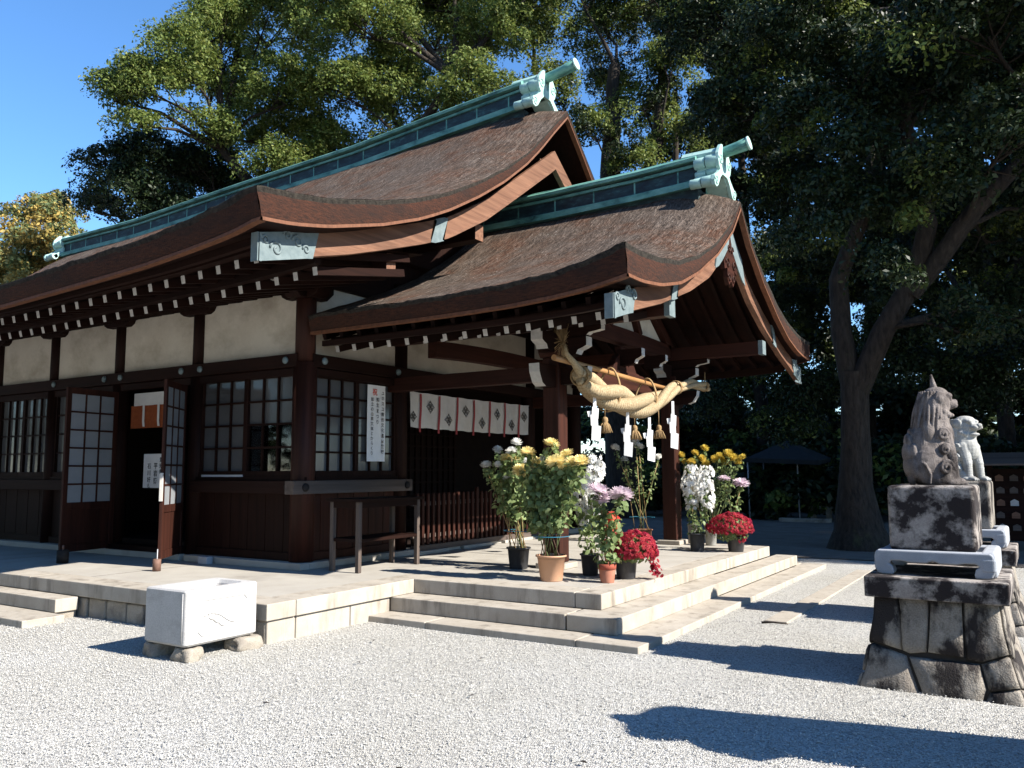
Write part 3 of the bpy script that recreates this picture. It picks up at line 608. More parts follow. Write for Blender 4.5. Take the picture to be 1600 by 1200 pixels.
# long wall
plz = [(a, b) for a, b in zip(XC[:-1], XC[1:])]
for a, b in plz: build(MB().box(b+.09, YW-.03, 3.12, a-.10, YW+.03, 4.04), 'plaster_panel', 'plaster', hall)
beam((-19.9, YW-.07, 3.045), (XW+.0, YW-.07, 3.045), .17, .17, 'darkx', 'nageshi_beam'); beam((-19.9, YW-.02, 2.905), (XW, YW-.02, 2.905), .12, .10, 'darkx', 'head_rail')
for x in (-10.32, -12.22): 
    m = MB().lathe((x, 0, 0), [(0.001, 0), (.045, .0), (.04, .02), (.001, .03)], 12); 
bolts = []
def boss(c, axis, r=.05, mt='fitting', parent=None):
    m = MB(); c = Vector(c); d = Vector((0, -1, 0)) if axis == 1 else Vector((1, 0, 0))
    m.tube([c, c+d*.02, c+d*.035], [r, r*.9, r*.4], 14); return build(m, 'nail_boss', mt, parent or hall)
for x in (-8.27, -10.0, -10.42, -11.9, -12.32, -13.75): boss((x, YW-.155, 3.05), 1)
beam((-8.07, YW, 3.045), (-8.07, 15.3, 3.045), .31, .171, 'darky', 'nageshi_beam'); boss((-7.913, 7.9, 3.05), 0); boss((-7.913, 9.4, 3.05), 0)
beam((-8.0, 7.8, 2.90), (-8.0, 9.55, 2.90), .12, .10, 'darky', 'head_rail')
def wainscot_x(a, b):
    m = MB(); n = int((b-a)/.16); s = (b-a)/n
    for i in range(n): m.box(a+i*s+.003, YW-.03-.004*(i % 2), .46, a+(i+1)*s-.003, YW+.03, 1.36)
    m.box(a, YW-.07, .455, b, YW+.05, .56); build(m, 'wainscot', 'darkz', hall)
def window_x(a, b, z0, z1, rows=4, cols=6):
    fr = MB(); mid = (a+b)/2; y = YW
    fr.box(a, y-.05, z1, b, y+.06, z1+.06); fr.box(a, y-.06, z0-.09, b, y+.06, z0)
    fr.box(a, y-.05, z0, a+.045, y+.05, z1); fr.box(b-.045, y-.05, z0, b, y+.05, z1); fr.box(mid-.04, y-.045, z0, mid+.04, y+.045, z1)
    f = build(fr, 'window_frame', 'darkz', hall, .004)
    mu = MB()
    for s0, s1 in ((a+.045, mid-.04), (mid+.04, b-.045)):
        c = cols//2; w_ = (s1-s0)/c
        for i in range(1, c): mu.box(s0+i*w_-.013, y-.035, z0, s0+i*w_+.013, y-.005, z1)
        for j in range(1, rows): zz = z0+(z1-z0)*j/rows; mu.box(s0, y-.033, zz-.013, s1, y-.007, zz+.013)
    build(mu, 'muntin', 'darkx', f); pn = MB()
    zm = (z0+z1)/2
    if a > -10.5: pn.box(a+.04, y, z0, mid, y+.006, z1).box(mid+.001, y, zm, b-.04, y+.006, z1); build(MB().box(mid+.001, y, z0, b-.04, y+.006, zm-.001), 'pane', 'glass', f)
    else: pn.box(a+.04, y, z0, b-.04, y+.006, z1)
    build(pn, 'pane', 'pane', f)
    return f
def sillbeam_x(a, b): 
    beam((a, YW-.10, 1.40), (b, YW-.10, 1.40), .16, .165, 'darkx', 'sill_beam'); build(MB().box(a, YW-.09, 1.483, b, YW+.06, 1.53), 'window_sill', 'darkx', hall)
for a, b in ((-10.1, -8.2), (-13.85, -12.2), (-15.65, -14.06), (-17.5, -15.85)):
    wainscot_x(a, b); window_x(a, b, 1.61, 2.855)
sillbeam_x(-10.12, -7.93); sillbeam_x(-17.6, -12.05); boss((-8.15, YW-.18, 1.40), 1, .055, 'black')
m = MB().box(-10.0, YW-.075, 1.531, -9.15, YW-.055, 1.56); build(m, 'rail_strip', 'steel', hall)
# end wall first bay
m = MB()
for i in range(11): m.box(XW-.03, 7.85+i*.155+.003, .46, XW+.03+.004*(i % 2), 7.85+(i+1)*.155-.003, 1.36)
m.box(XW-.05, 7.85, .455, XW+.07, 9.5, .56); build(m, 'wainscot', 'redz', hall)
beam((-7.985, 7.40, 1.398), (-7.985, 9.745, 1.398), .16, .17, 'greyy', 'sill_beam'); boss((-7.905, 7.60, 1.398), 0, .055, 'black'); boss((-7.905, 9.62, 1.398), 0, .055, 'black')
build(MB().box(XW-.06, 7.85, 1.484, XW+.09, 9.5, 1.53), 'window_sill', 'darky', hall)
def window_y(a, b, z0, z1):
    x = XW; mid = (a+b)/2; fr = MB()
    fr.box(x-.06, a, z1, x+.05, b, z1+.05); fr.box(x-.06, a, z0-.085, x+.06, b, z0); fr.box(x-.05, a, z0, x+.05, a+.045, z1); fr.box(x-.05, b-.045, z0, x+.05, b, z1); fr.box(x-.045, mid-.035, z0, x+.045, mid+.035, z1)
    f = build(fr, 'window_frame', 'darkz', hall, .004); mu = MB()
    for s0, s1 in ((a+.045, mid-.035), (mid+.035, b-.045)):
        w_ = (s1-s0)/3
        for i in (1, 2): mu.box(x+.005, s0+i*w_-.013, z0, x+.035, s0+i*w_+.013, z1)
        for j in (1, 2, 3, 4): zz = z0+(z1-z0)*j/5; mu.box(x+.007, s0, zz-.013, x+.033, s1, zz+.013)
    build(mu, 'muntin', 'darky', f); build(MB().box(x-.006, a+.04, z0, x, b-.04, z1), 'pane', 'pane', f)
window_y(7.84, 9.49, 1.61, 2.84)
build(MB().box(XW+.03, 7.9, 1.531, XW+.05, 8.68, 1.558), 'rail_strip', 'steel', hall)
for a, b in ((7.84, 9.50), (9.70, 13.25), (13.45, 15.1)): build(MB().box(XW-.03, a, 3.13, XW+.03, b, 4.08), 'plaster_panel', 'plaster', hall)
gw = MB(); gw.prism([(YM-3.7, 4.26), (YM+3.7, 4.26), (YM+2.6, 5.2), (YM+1.2, 6.15), (YM, 6.9), (YM-1.2, 6.15), (YM-2.6, 5.2)], 0, XW-.06, XW-.0); build(gw, 'gable_wall', 'darkz', hall)  # plaster gable given dark wood: its shade is put into the colour
for y in (9.6, 11.45, 13.35): beam((XW+.03, y, 4.28), (XW+.03, y, 6.2 if y == 11.45 else 5.2), .16, .2, 'darkz', 'gable_strut')
beam((XW+.06, 8.6, 4.86), (XW+.06, 14.3, 4.86), .16, .24, 'darky', 'gable_beam')
for y, z in ((9.6, 5.0), (13.3, 5.0), (11.45, 6.55)): beam((XW-.5, y, z), (-6.6, y, z), .2, .24, 'darkx', 'purlin', mend='palex')
# dark interior: floor, back wall, ceiling, lattice doors seen past the curtain
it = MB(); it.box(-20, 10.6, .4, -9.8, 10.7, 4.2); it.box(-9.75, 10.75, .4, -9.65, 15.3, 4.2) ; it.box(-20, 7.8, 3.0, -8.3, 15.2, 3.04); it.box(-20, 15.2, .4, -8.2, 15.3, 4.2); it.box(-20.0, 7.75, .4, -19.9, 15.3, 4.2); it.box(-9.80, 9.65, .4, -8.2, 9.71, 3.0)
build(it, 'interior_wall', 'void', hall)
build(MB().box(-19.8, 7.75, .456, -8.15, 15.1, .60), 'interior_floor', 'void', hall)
lt = MB()
for j in range(14): lt.box(-9.64, 10.9+j*.17, .7, -9.60, 10.93+j*.17, 2.5)
for j in range(9): lt.box(-9.635, 10.9, .72+j*.22, -9.605, 13.2, .75+j*.22)
build(lt, 'lattice_door', 'darkz', hall); build(MB().box(-9.648, 10.9, .7, -9.641, 13.2, 2.5), 'lattice_backing', 'void', hall)  # near-black backing: shade of the interior is put into its colour
# open lattice doors of the side entrance
def door(hx, hy, ang, wd, name='door_leaf'):
    D = thing(name, None, None, (0, 0, 0)); D.parent = hall; D.location = Vector((hx, hy, .47))-wpos(hall); D.rotation_euler = (0, 0, ang)
    H = 2.36; m = MB(); m.box(0, -.02, 0, .075, .02, H); m.box(wd-.075, -.02, 0, wd, .02, H); m.box(.075, -.019, 0, wd-.075, .019, .10); m.box(.075, -.019, H-.09, wd-.075, .019, H); m.box(.075, -.019, .60, wd-.075, .019, .70); m.box(.075, -.008, .1, wd-.075, .008, .6)
    return D, m, H
def door_leaf(hx, hy, ang, wd):
    m = MB(); H = 2.36; T = Matrix.Translation((hx, hy, .47)) @ Matrix.Rotation(ang, 4, 'Z')
    m.box(0, -.02, 0, .075, .02, H); m.box(wd-.075, -.02, 0, wd, .02, H); m.box(.075, -.019, 0, wd-.075, .019, .10); m.box(.075, -.019, H-.09, wd-.075, .019, H); m.box(.075, -.019, .60, wd-.075, .019, .70); m.box(.075, -.008, .1, wd-.075, .008, .6)
    m.v = [tuple(T @ Vector(p)) for p in m.v]; d = build(m, 'door_leaf', 'redz', hall, .003)
    g = MB(); a, b = .075, wd-.075
    for i in (1, 2): x = a+(b-a)*i/3; g.box(x-.012, -.016, .7, x+.012, .016, H-.09)
    for j in range(1, 6): z = .7+(H-.79)*j/6; g.box(a, -.015, z-.012, b, .015, z+.012)
    g.v = [tuple(T @ Vector(p)) for p in g.v]; build(g, 'muntin', 'redx', d)
    p = MB().box(a, -.004, .7, b, .004, H-.09); p.v = [tuple(T @ Vector(q)) for q in p.v]; build(p, 'pane', 'shoji', d)
    return d, T
door_leaf(-11.98, 7.58, math.atan2(-.90, .18), .92)
d2, T2 = door_leaf(-10.33, 7.58, math.atan2(-.76, .60), .96)
h = MB().box(.965, -.022, .75, .99, .022, 1.12); h.v = [tuple(T2 @ Vector(q)) for q in h.v]; build(h, 'door_plate', 'white', d2, .004)
build(MB().box(-12.0, 7.5, .456, -10.3, 7.75, .53), 'threshold', 'darkx', hall)

# ---- porch frame
XPP, YA, YB = -5.28, 9.42, 13.40
for y in (YA, YB):
    m = MB().box(XPP-.12, y-.12, .44, XPP+.12, y+.12, 3.06); build(m, 'porch_post', 'redz', hall, .018, seg=3)
    build(MB().box(XPP-.2, y-.2, .368, XPP+.2, y+.2, .44), 'post_base', 'granite', hall, .012)
    build(MB().prism([(y-.16, 3.18), (y-.16, 3.12), (y-.11, 3.06), (y+.11, 3.06), (y+.16, 3.12), (y+.16, 3.18)], 0, XPP-.16, XPP+.16), 'bearing_block', 'redx', hall, .004)
    # bracket arms with painted ends
    for s in (-1, 1): noseb((XPP, y, 3.3), (0, s, 0), .46, .17, 3.12, 3.37, 'darky'); build(MB().box(XPP-.075, y+s*.39-.075, 3.36, XPP+.075, y+s*.39+.075, 3.45), 'bearing_block', ['white'], hall, .006)
    noseb((XPP, y, 3.3), (1, 0, 0), .50, .16, 3.06, 3.30, 'darkx'); noseb((XPP, y, 3.3), (1, 0, 0), .70, .11, 3.31, 3.44, 'darkx')
    noseb((XPP, y, 2.9), (1, 0, 0), .50, .13, 2.70, 2.92, 'darkx', shape='slant'); noseb((XPP, y, 2.9), (0, -1 if y == YA else 1, 0), .52, .15, 2.66, 2.94, 'darky', shape='slant')
    beam((-8.6, y, 3.555), (-3.66, y, 3.555), .17, .21, 'redx', 'porch_purlin')
    build(MB().box(-3.72, y-.092, 3.443, -3.645, y+.092, 3.668), 'metal_cap', 'fitting', hall, .004)
    beam((-8.07, y, 2.86), (XPP, y, 2.86), .14, .20, 'redx', 'tie_beam')
def curved_beam(x, y0, y1, z0, h_, camber, mt, name):
    m = MB(); ys = lin(y0, y1, 16); vs = []
    for y in ys:
        t = (y-y0)/(y1-y0)*2-1; c = camber*(1-t*t); vs += [(x-.08, y, z0+c), (x+.08, y, z0+c), (x+.08, y, z0+h_+c), (x-.08, y, z0+h_+c)]
    m.add(vs, [(i*4+j, i*4+(j+1)%4, (i+1)*4+(j+1)%4, (i+1)*4+j) for i in range(15) for j in range(4)]); m.add(vs[:4], [(0, 1, 2, 3)]); m.add(vs[-4:], [(0, 1, 2, 3)]); return build(m, name, mt, hall, .006)
curved_beam(XPP, YA, YB, 2.74, .26, .07, 'redy', 'head_beam')
curved_beam(XPP, YA-.1, YB+.1, 3.46, .24, .04, 'redy', 'upper_beam'); curved_beam(-7.3, YA, YB, 3.22, .24, .06, 'redy', 'upper_beam')
# carved strut between the beams
m = MB(); m.prism([(YP-.55, 3.08), (YP-.42, 3.10), (YP-.30, 3.26), (YP-.14, 3.36), (YP-.14, 3.45), (YP+.14, 3.45), (YP+.14, 3.36), (YP+.30, 3.26), (YP+.42, 3.10), (YP+.55, 3.08), (YP+.45, 3.04), (YP-.45, 3.04)], 0, XPP-.05, XPP+.05); build(m, 'frog_leg_strut', 'redy', hall, .004)
noseb((XPP, YP-.12, 3.3), (1, 0, 0), .40, .12, 3.16, 3.40, 'darkx'); noseb((XPP, YP+.9, 3.3), (1, 0, 0), .36, .10, 3.22, 3.42, 'darkx')
# gable triangle: white board with dark struts, boarding behind
gt = MB(); gt.prism([(YP-1.6, 3.72), (YP+1.6, 3.72), (YP, 4.85)], 0, XPP-.03, XPP+.0); build(gt, 'gable_panel', 'plaster', hall)
beam((XPP+.04, YP, 3.7), (XPP+.04, YP, 4.9), .12, .18, 'redz', 'gable_strut')
for s in (-1, 1): beam((XPP+.05, YP+s*.55, 3.72), (XPP+.05, YP+s*.12, 4.4), .10, .10, 'redz', 'gable_strut'); beam((XPP+.03, YP+s*1.85, 3.68), (XPP+.03, YP+s*.05, 4.98), .10, .16, 'redy', 'gable_strut')
beam((-8.5, YP, 5.0), (-3.62, YP, 5.0), .18, .24, 'redx', 'porch_purlin')
plift = lambda x: .10*pL(-3.4-x)
xk = -3.95; k = 0
while xk > -7.8:
    for (a, b) in (((xk, 8.02, 3.215+plift(xk)), (xk, 9.9, 3.78)), ((xk-.02, 8.78, 3.355), (xk-.02, 9.5, 3.53))):
        if a[1] > 8.5 and xk < -7.1: continue
        build(MB().bar(b, a, .062, .085, 0, mend=1), 'rafter', ['darky', 'white'], hall)
    k += 1; xk -= .296
rb = MB()
for i in range(14): 
    x = -3.95-i*.296
    for s in (-1, 1):
        for j in range(5):
            d0, d1 = .1+j*.72, .1+(j+1)*.72+.02; 
            if s > 0 or d0 > 1.6 or True: rb.bar((x, YP+s*d0, porch_top(x, d0)-porch_th(x, d0)-.10), (x, YP+s*d1, porch_top(x, d1)-porch_th(x, d1)-.10), .06, .08)
build(rb, 'ceiling_rafter', 'darky', hall)
fascia(7.96, 3.315, .08, .09, lin(-7.82, -3.80, 24), plift); fascia(7.78, 3.26, .05, .07, lin(-7.82, -3.72, 24), plift)
sf = MB(); sf.grid(lambda x, y: (x, y, float(np.interp(y, [7.7, 8.02, 9.6], [3.29, 3.36, 3.80]))+plift(x)*.6), lin(-7.82, -3.70, 20), lin(7.7, 9.6, 5), 0); build(sf, 'soffit', 'darkx', hall, recalc=False)
fascia(15.0, 3.33, .08, .12, lin(-8.0, -3.75, 24), plift)
# ---------------------------------------------------------------- stone basin on its stones
bas = thing('stone_basin', 'square pale granite water basin with a carved framed panel at the terrace corner', 'stone basin', (-6.44, 4.98, .13))
bx0, bx1, by0, by1, bz0, bz1 = -6.74, -6.165, 4.60, 5.37, .125, .595
m = MB(); 
def rrect(x0, y0, x1, y1, r, n=5):
    P = []
    for cx, cy, a0 in ((x1-r, y1-r, 0), (x0+r, y1-r, 90), (x0+r, y0+r, 180), (x1-r, y0+r, 270)):
        for i in range(n+1): a = R(a0+90*i/n); P.append((cx+r*math.cos(a), cy+r*math.sin(a)))
    return P
def ring_stack(m, rings, mi=0, smooth=False):
    k = len(rings[0][0]); vs = [(x, y, z) for P, z in rings for x, y in P]
    m.add(vs, [(i*k+j, i*k+(j+1)%k, (i+1)*k+(j+1)%k, (i+1)*k+j) for i in range(len(rings)-1) for j in range(k)], mi, smooth)
    m.add(vs[:k], [tuple(range(k))[::-1]], mi); m.add(vs[-k:], [tuple(range(k))], mi)
cx_, cy_ = (bx0+bx1)/2, (by0+by1)/2
rr = lambda e, r: rrect(bx0+e, by0+e, bx1-e, by1-e, r)
ring_stack(m, [(rr(.02, .03), bz0), (rr(0, .035), bz0+.02), (rr(0, .035), bz1-.012), (rr(.012, .03), bz1), (rr(.085, .08), bz1), (rr(.11, .08), bz1-.03), (rr(.15, .07), bz1-.20), (rr(.19, .06), bz1-.24)])
build(m, 'basin_body', 'basin', bas)
p = MB(); x = bx1   # corner groove and carved panel on the sunny face
fr = [(by0+.17, .20), (by1-.16, .20), (by1-.12, .24), (by1-.12, .46), (by1-.16, .50), (by0+.17, .50), (by0+.13, .46), (by0+.13, .24)]
for a, b in zip(fr, fr[1:]+fr[:1]): p.bar((x+.0005, a[0], a[1]), (x+.0005, b[0], b[1]), .013, .010)
for i in range(4):
    yc_ = 4.92+i*.035; pts = [(x+.001, yc_-.13+.26*j/14, .36-i*.012+.045*math.sin(j/14*math.pi*1.3+i*.5)) for j in range(15)]; p.tube(pts, .007, 5)
p.tube([(x+.001, 4.84+.02*j, .345-.012*j-.006*math.sin(j*2.2)) for j in range(9)], .008, 5)
build(p, 'carved_panel', 'basin', bas)
p = MB()
for z0 in (0,): p.tube([(bx1-.045, by0+.0, .15), (bx1-.045, by0, .57)], .006, 6)
build(p, 'corner_groove', 'basin', bas)
def rock(c, r, seed, mt, name, label, cat='stone', group=None, n=3):
    bm = bmesh.new(); bmesh.ops.create_icosphere(bm, subdivisions=n, radius=1)
    for v in bm.verts:
        d = v.co.normalized(); f = 1+.28*noise.noise(d*1.4+Vector((seed, 0, 0)))+.12*noise.noise(d*3.7+Vector((0, seed, 0)))+.04*noise.noise(d*9); q = Vector((max(-.78, min(.78, d.x)), max(-.78, min(.78, d.y)), max(-.7, min(.7, d.z))))*1.25*f; v.co = Vector((q.x*r[0], q.y*r[1], q.z*r[2]))
    me = bpy.data.meshes.new(name); bm.to_mesh(me); bm.free(); me.materials.append(M[mt])
    for p_ in me.polygons: p_.use_smooth = True
    return tag(put(me, name, None, c), label, cat, group)
for c, r, s, lb in (((-6.27, 4.70, .045), (.12, .09, .075), 1.3, 'rough pale stone propping the near front corner of the basin'), ((-6.68, 4.72, .045), (.10, .11, .08), 5.1, 'rough stone under the shaded left corner of the basin'),
                ((-6.23, 5.28, .045), (.12, .14, .078), 9.7, 'long rough stone under the far right end of the basin'), ((-6.66, 5.28, .045), (.1, .1, .078), 12.2, 'rough stone hidden under the back of the basin')):
    rock(c, r, s, 'granite2', 'prop_stone', lb, 'stone', 'stones carrying the water basin')
# ---------------------------------------------------------------- small things on the terrace
d = thing('door_stop', 'short rusty iron tube with a thin rod standing on the terrace by the open door', 'door stop', (-9.42, 6.58, Z3))
build(MB().lathe((-9.42, 6.58, Z3), [(.05, 0), (.05, .145), (.035, .15), (.033, .03)], 18), 'tube', 'iron', d); build(MB().tube([(-9.42, 6.58, Z3+.02), (-9.415, 6.58, Z3+.27)], .006, 8), 'rod', 'steel', d)
d = thing('door_stop', 'short black cylinder standing in the shade by the left door leaf', 'door stop', (-11.37, 6.49, Z3))
build(MB().lathe((-11.37, 6.49, Z3), [(.075, 0), (.075, .17), (.06, .175)], 18), 'tube', 'black', d); build(MB().tube([(-11.37, 6.49, Z3+.17), (-11.37, 6.49, Z3+.24)], .012, 8), 'rod', 'iron', d)
tag(build(MB().box(-9.66, 7.36, Z3, -9.47, 7.46, Z3+.10), 'concrete_block', 'stand', None, .008, (-9.56, 7.41, Z3)), 'small pale concrete block on the terrace below the lattice window', 'block')
# offering stand
tb = thing('wooden_stand', 'dark wooden two-tier stand with slim legs in front of the end window', 'stand', (-7.3, 8.25, Z3))
X0, X1, Y0, Y1 = -7.54, -7.06, 7.68, 8.86
build(MB().box(X0-.04, Y0-.04, 1.225, X1+.04, Y1+.04, 1.262), 'top', 'darky', tb, .004)
build(MB().box(X0, Y0, 1.15, X1, Y0+.02, 1.224).box(X0, Y1-.02, 1.15, X1, Y1, 1.224).box(X1-.02, Y0+.021, 1.15, X1, Y1-.021, 1.224).box(X0, Y0+.021, 1.15, X0+.02, Y1-.021, 1.224), 'apron', 'darky', tb, .003)
build(MB().box(X0+.01, Y0+.01, .735, X1-.005, Y1-.01, .775), 'shelf', 'darky', tb, .004)
for x in (X0, X1-.05):
    for y in (Y0, Y1-.05): build(MB().box(x-.003, y-.003, Z3, x+.053, y+.053, 1.223), 'leg', 'greyz', tb, .004)  # grey wood: sunlit tone of the legs is put into the colour
# picket fence across the porch
fn = thing('picket_fence', 'dark wooden picket fence standing across the front of the hall under the curtain', 'fence', (-7.86, 11.5, Z3))
y = 9.80
while y < 13.25:
    h = 1.27 if abs(y-11.36) > .05 else 1.34
    m = MB(); wd = .026 if h < 1.3 else .034; m.prism([(y-wd, .50), (y+wd, .50), (y+wd, h-.03), (y+wd*.4, h), (y-wd*.4, h), (y-wd, h-.03)], 0, -7.88, -7.84); build(m, 'picket', 'greyz' if False else 'redz', fn, .003); y += .13
build(MB().box(-7.92, 9.74, .42, -7.82, 13.3, .50).box(-7.935, 9.74, 1.08, -7.885, 13.3, 1.14).box(-7.935, 9.74, .60, -7.885, 13.3, .66), 'rail', 'greyy', fn, .003)
build(MB().box(-7.96, 9.74, Z3, -7.78, 10.5, .42).box(-7.96, 10.9, Z3, -7.78, 11.7, .42).box(-7.96, 12.1, Z3, -7.78, 13.3, .42), 'base_stone', 'concrete', fn, .004)
# ---------------------------------------------------------------- curtain with crests
nor = thing('noren_curtain', 'white shrine curtain with dark red ribbons and black diamond crests hung under the porch beam', 'curtain', (-7.93, 11.5, 2.8))
ny0, ny1, nx = 9.70, 13.14, -7.93
def sag(y): return 2.79-.010*math.sin((y-ny0)/(ny1-ny0)*math.pi*8)**2-.012*math.sin((y-ny0)/(ny1-ny0)*math.pi)
def ncx(y, z): return nx+.016*math.sin(y*13.5+z*1.2)*(2.9-z)/.6+.012*noise.noise(Vector((y*6, z*3, 2)))
m = MB(); m.grid(lambda y, z: (ncx(y, sag(y)-z), y, sag(y)-z), lin(ny0, ny1, 110), lin(0, .53, 12)); build(m, 'cloth', 'cloth', nor, recalc=False)
m = MB(); 
m.tube([(nx+.005, y, sag(y)) for y in lin(ny0, ny1, 40)], .009, 6); build(m, 'hanging_cord', 'cloth', nor)
rib = lin(ny0+.245, ny1-.36, 7)
for y in rib:
    m = MB(); m.grid(lambda a, z: (ncx(y+a, sag(y)-min(z, .53))+.012+.006*abs(a)/.02, y+a+.006*math.sin(z*9), sag(y)-z), lin(-.022, .022, 4), lin(-.01, .59, 10)); build(m, 'ribbon', 'redcloth', nor, recalc=False)
cent = [ny0-.02]+[(a+b)/2 for a, b in zip(rib[:-1], rib[1:])]+[(rib[-1]+ny1)/2]
cent[0] = ny0+.07
def crest(yc, zc, s):
    m = MB()
    def line(P, r=.0052):
        m.tube([(ncx(yc+a, zc+b)+.008, yc+a, zc+b) for a, b in P], r, 4, smooth=False)
    for cy, cz in ((-.5, 0), (.5, 0), (0, .5), (0, -.5)):
        for q in (1.0, .55):
            P = []
            for i in range(25):
                t = 2*math.pi*i/24; r_ = 1/(abs(math.cos(t))+abs(math.sin(t))); r_ = r_*(.92+.08*math.cos(4*t)); P.append(((cy+math.cos(t)*r_*.47*q)*s, (cz+math.sin(t)*r_*.47*q)*s*.86))
            line(P, .0036 if q == 1.0 else .003)
    return build(m, 'crest', 'ink', nor)
for i, yc in enumerate(cent): crest(yc, sag(yc)-(.20 if i % 2 else .37) , .118 if i else .10)
# pale cloth hanging in the dark behind
m = MB(); m.lathe((-8.9, 10.1, 0), [(.02, 2.25), (.05, 2.2), (.075, 1.95), (.085, 1.62), (.06, 1.60)], 12); tag(build(m, 'hanging_bag', 'cloth', None, 0, (-8.9, 10.1, 2.25)), 'pale cloth bag hanging in the dark behind the picket fence', 'bag')
# ---------------------------------------------------------------- notices
def place_text(body, size, mtx, name, mt, parent, line=.92):
    me = text_mesh(body, size, line=line); me.materials.append(M[mt]); o = put(me, name, parent); o.matrix_local = Matrix.Translation(-wpos(parent)) @ mtx; return o
def face_x(x, y, z): return Matrix(((0, 0, 1, x), (1, 0, 0, y), (0, 1, 0, z), (0, 0, 0, 1)))
def face_ny(x, y, z): return Matrix(((1, 0, 0, x), (0, 0, -1, y), (0, 1, 0, z), (0, 0, 0, 1)))
po = thing('paper_notice', 'tall white paper notice with vertical brush lettering pasted on the end window', 'notice', (-8.01, 9.06, 2.3))
px_ = -8.012
m = MB(); m.grid(lambda y, z: (px_+.004*math.sin(y*9+z*3), y, z), lin(8.855, 9.235, 6), lin(1.74, 2.83, 12)); build(m, 'sheet', 'paper', po, recalc=False)
V = lambda s: '\n'.join(s)
place_text('祝', .105, face_x(px_+.012, 9.0, 2.69), 'red_lettering', 'redink', po)
place_text(V('ユネスコ無形文化遺産登録'), .064, face_x(px_+.012, 9.170, 2.70), 'lettering', 'ink', po, 1.20)
place_text(V('知立まつり'), .066, face_x(px_+.012, 9.060, 2.60), 'lettering', 'ink', po, 1.22)
place_text(V('知立の山車文楽とからくり'), .060, face_x(px_+.012, 8.945, 2.60), 'lettering', 'ink', po, 1.16)
dn = thing('paper_notice', 'bluish white paper notice with brushed names hanging inside the side doorway', 'notice', (-11.45, 7.9, 1.9))
yy = 7.93; build(MB().box(-11.78, yy, 1.36, -11.10, yy+.004, 1.88), 'sheet', 'paper', dn)
for s, x, z, sz in (('菊奉納', -11.20, 1.77, .105), ('愛知県', -11.34, 1.76, .08), ('平岩勝', -11.47, 1.66, .10), ('石川好彦', -11.63, 1.66, .09)): place_text(V(s), sz, face_ny(x, yy-.006, z), 'lettering', 'ink', dn, 1.15)
# short blind in the doorway
bl = thing('door_curtain', 'short orange cloth with white head band and two white ribbons in the side doorway', 'curtain', (-11.2, 7.62, 2.75))
yb = 7.62
build(MB().box(-11.62, yb, 2.60, -10.45, yb+.01, 2.79), 'head_band', 'cloth', bl)
m = MB(); m.grid(lambda x, z: (x, yb+.004+.008*math.sin(x*20), z), lin(-11.68, -10.42, 40), lin(2.26, 2.602, 4)); build(m, 'cloth', 'orange', bl, recalc=False)
for x in (-11.36, -11.0):
    m = MB(); m.grid(lambda a, z: (x+a+.02*max(0, 2.33-z)/.06, yb-.012-.002*abs(a), z), lin(-.026, .026, 3), lin(2.28, 2.605, 5)); build(m, 'ribbon', 'cloth', bl, recalc=False)
# white screen standing behind the corner window
scn = thing('folding_screen', 'white paper screen with faint ink drawing standing inside the corner window', 'screen', (-8.7, 7.95, 1.2))
build(MB().box(-8.98, 7.93, .62, -8.25, 7.945, 2.25), 'panel', 'paper', scn)
m = MB(); random.seed(3)
for q in range(3):
    m.tube([(-8.9+.62*i/16, 7.925, 2.02-.22*q+.05*noise.noise(Vector((i*.5, q*3, 0)))) for i in range(17)], .004, 4)
build(m, 'ink_drawing', 'ink', scn)
nb = thing('festival_flag', 'small white and orange cloth seen through the left window', 'cloth', (-12.75, 8.0, 1.9)); build(MB().box(-12.98, 7.98, 1.93, -12.62, 7.985, 2.03), 'white_band', 'cloth', nb); build(MB().box(-12.98, 7.98, 1.76, -12.62, 7.985, 1.929), 'orange_band', 'orange', nb)

# ---------------------------------------------------------------- sacred rope
rope = thing('sacred_rope', 'thick twisted straw rope sagging between the porch posts', 'straw rope', (-4.9, 11.4, 2.8))
ctr = np.array([(9.25,2.84),(9.45,2.715),(9.8,2.64),(10.3,2.585),(10.8,2.54),(11.3,2.535),(11.7,2.60),(12.1,2.745),(12.5,2.885),(12.9,2.975),(13.3,3.035),(13.8,3.05),(14.15,3.035)])
rad = np.array([(9.2,.04),(9.35,.075),(9.6,.098),(10,.108),(10.6,.112),(11.2,.108),(11.7,.092),(12.1,.076),(12.6,.060),(13.2,.050),(14.15,.045)])
XR = -4.86
for s in (0, 1, 2):
    pts = []; rs = []
    for i in range(620):
        y = 9.28+(14.12-9.28)*i/619; z = float(np.interp(y, ctr[:, 0], ctr[:, 1])); 
        # smooth
        z = float(np.mean([np.interp(y+q, ctr[:, 0], ctr[:, 1]) for q in (-.2, -.1, 0, .1, .2)])); r = float(np.interp(y, rad[:, 0], rad[:, 1]))
        a = (y-9.28)*2.3+s*math.pi*2/3+.6; pts.append((XR+math.cos(a)*r*.80, y, z+math.sin(a)*r*.92)); rs.append(r*.84*(1.0+.075*math.sin(y*2*math.pi/.046)))
    build(MB().tube(pts, rs, 18, 0), 'strand', 'straw', rope, recalc=False)
m = MB(); m.tube([(XR, 9.40, 2.75), (XR+.01, 9.30, 2.84), (XR-.0, 9.15, 2.95), (XR-.02, 9.0, 3.04), (XR-.03, 8.93, 3.16)], [.075, .062, .040, .029, .024], 12); build(m, 'rope_end', 'straw', rope)
random.seed(7); m = MB()
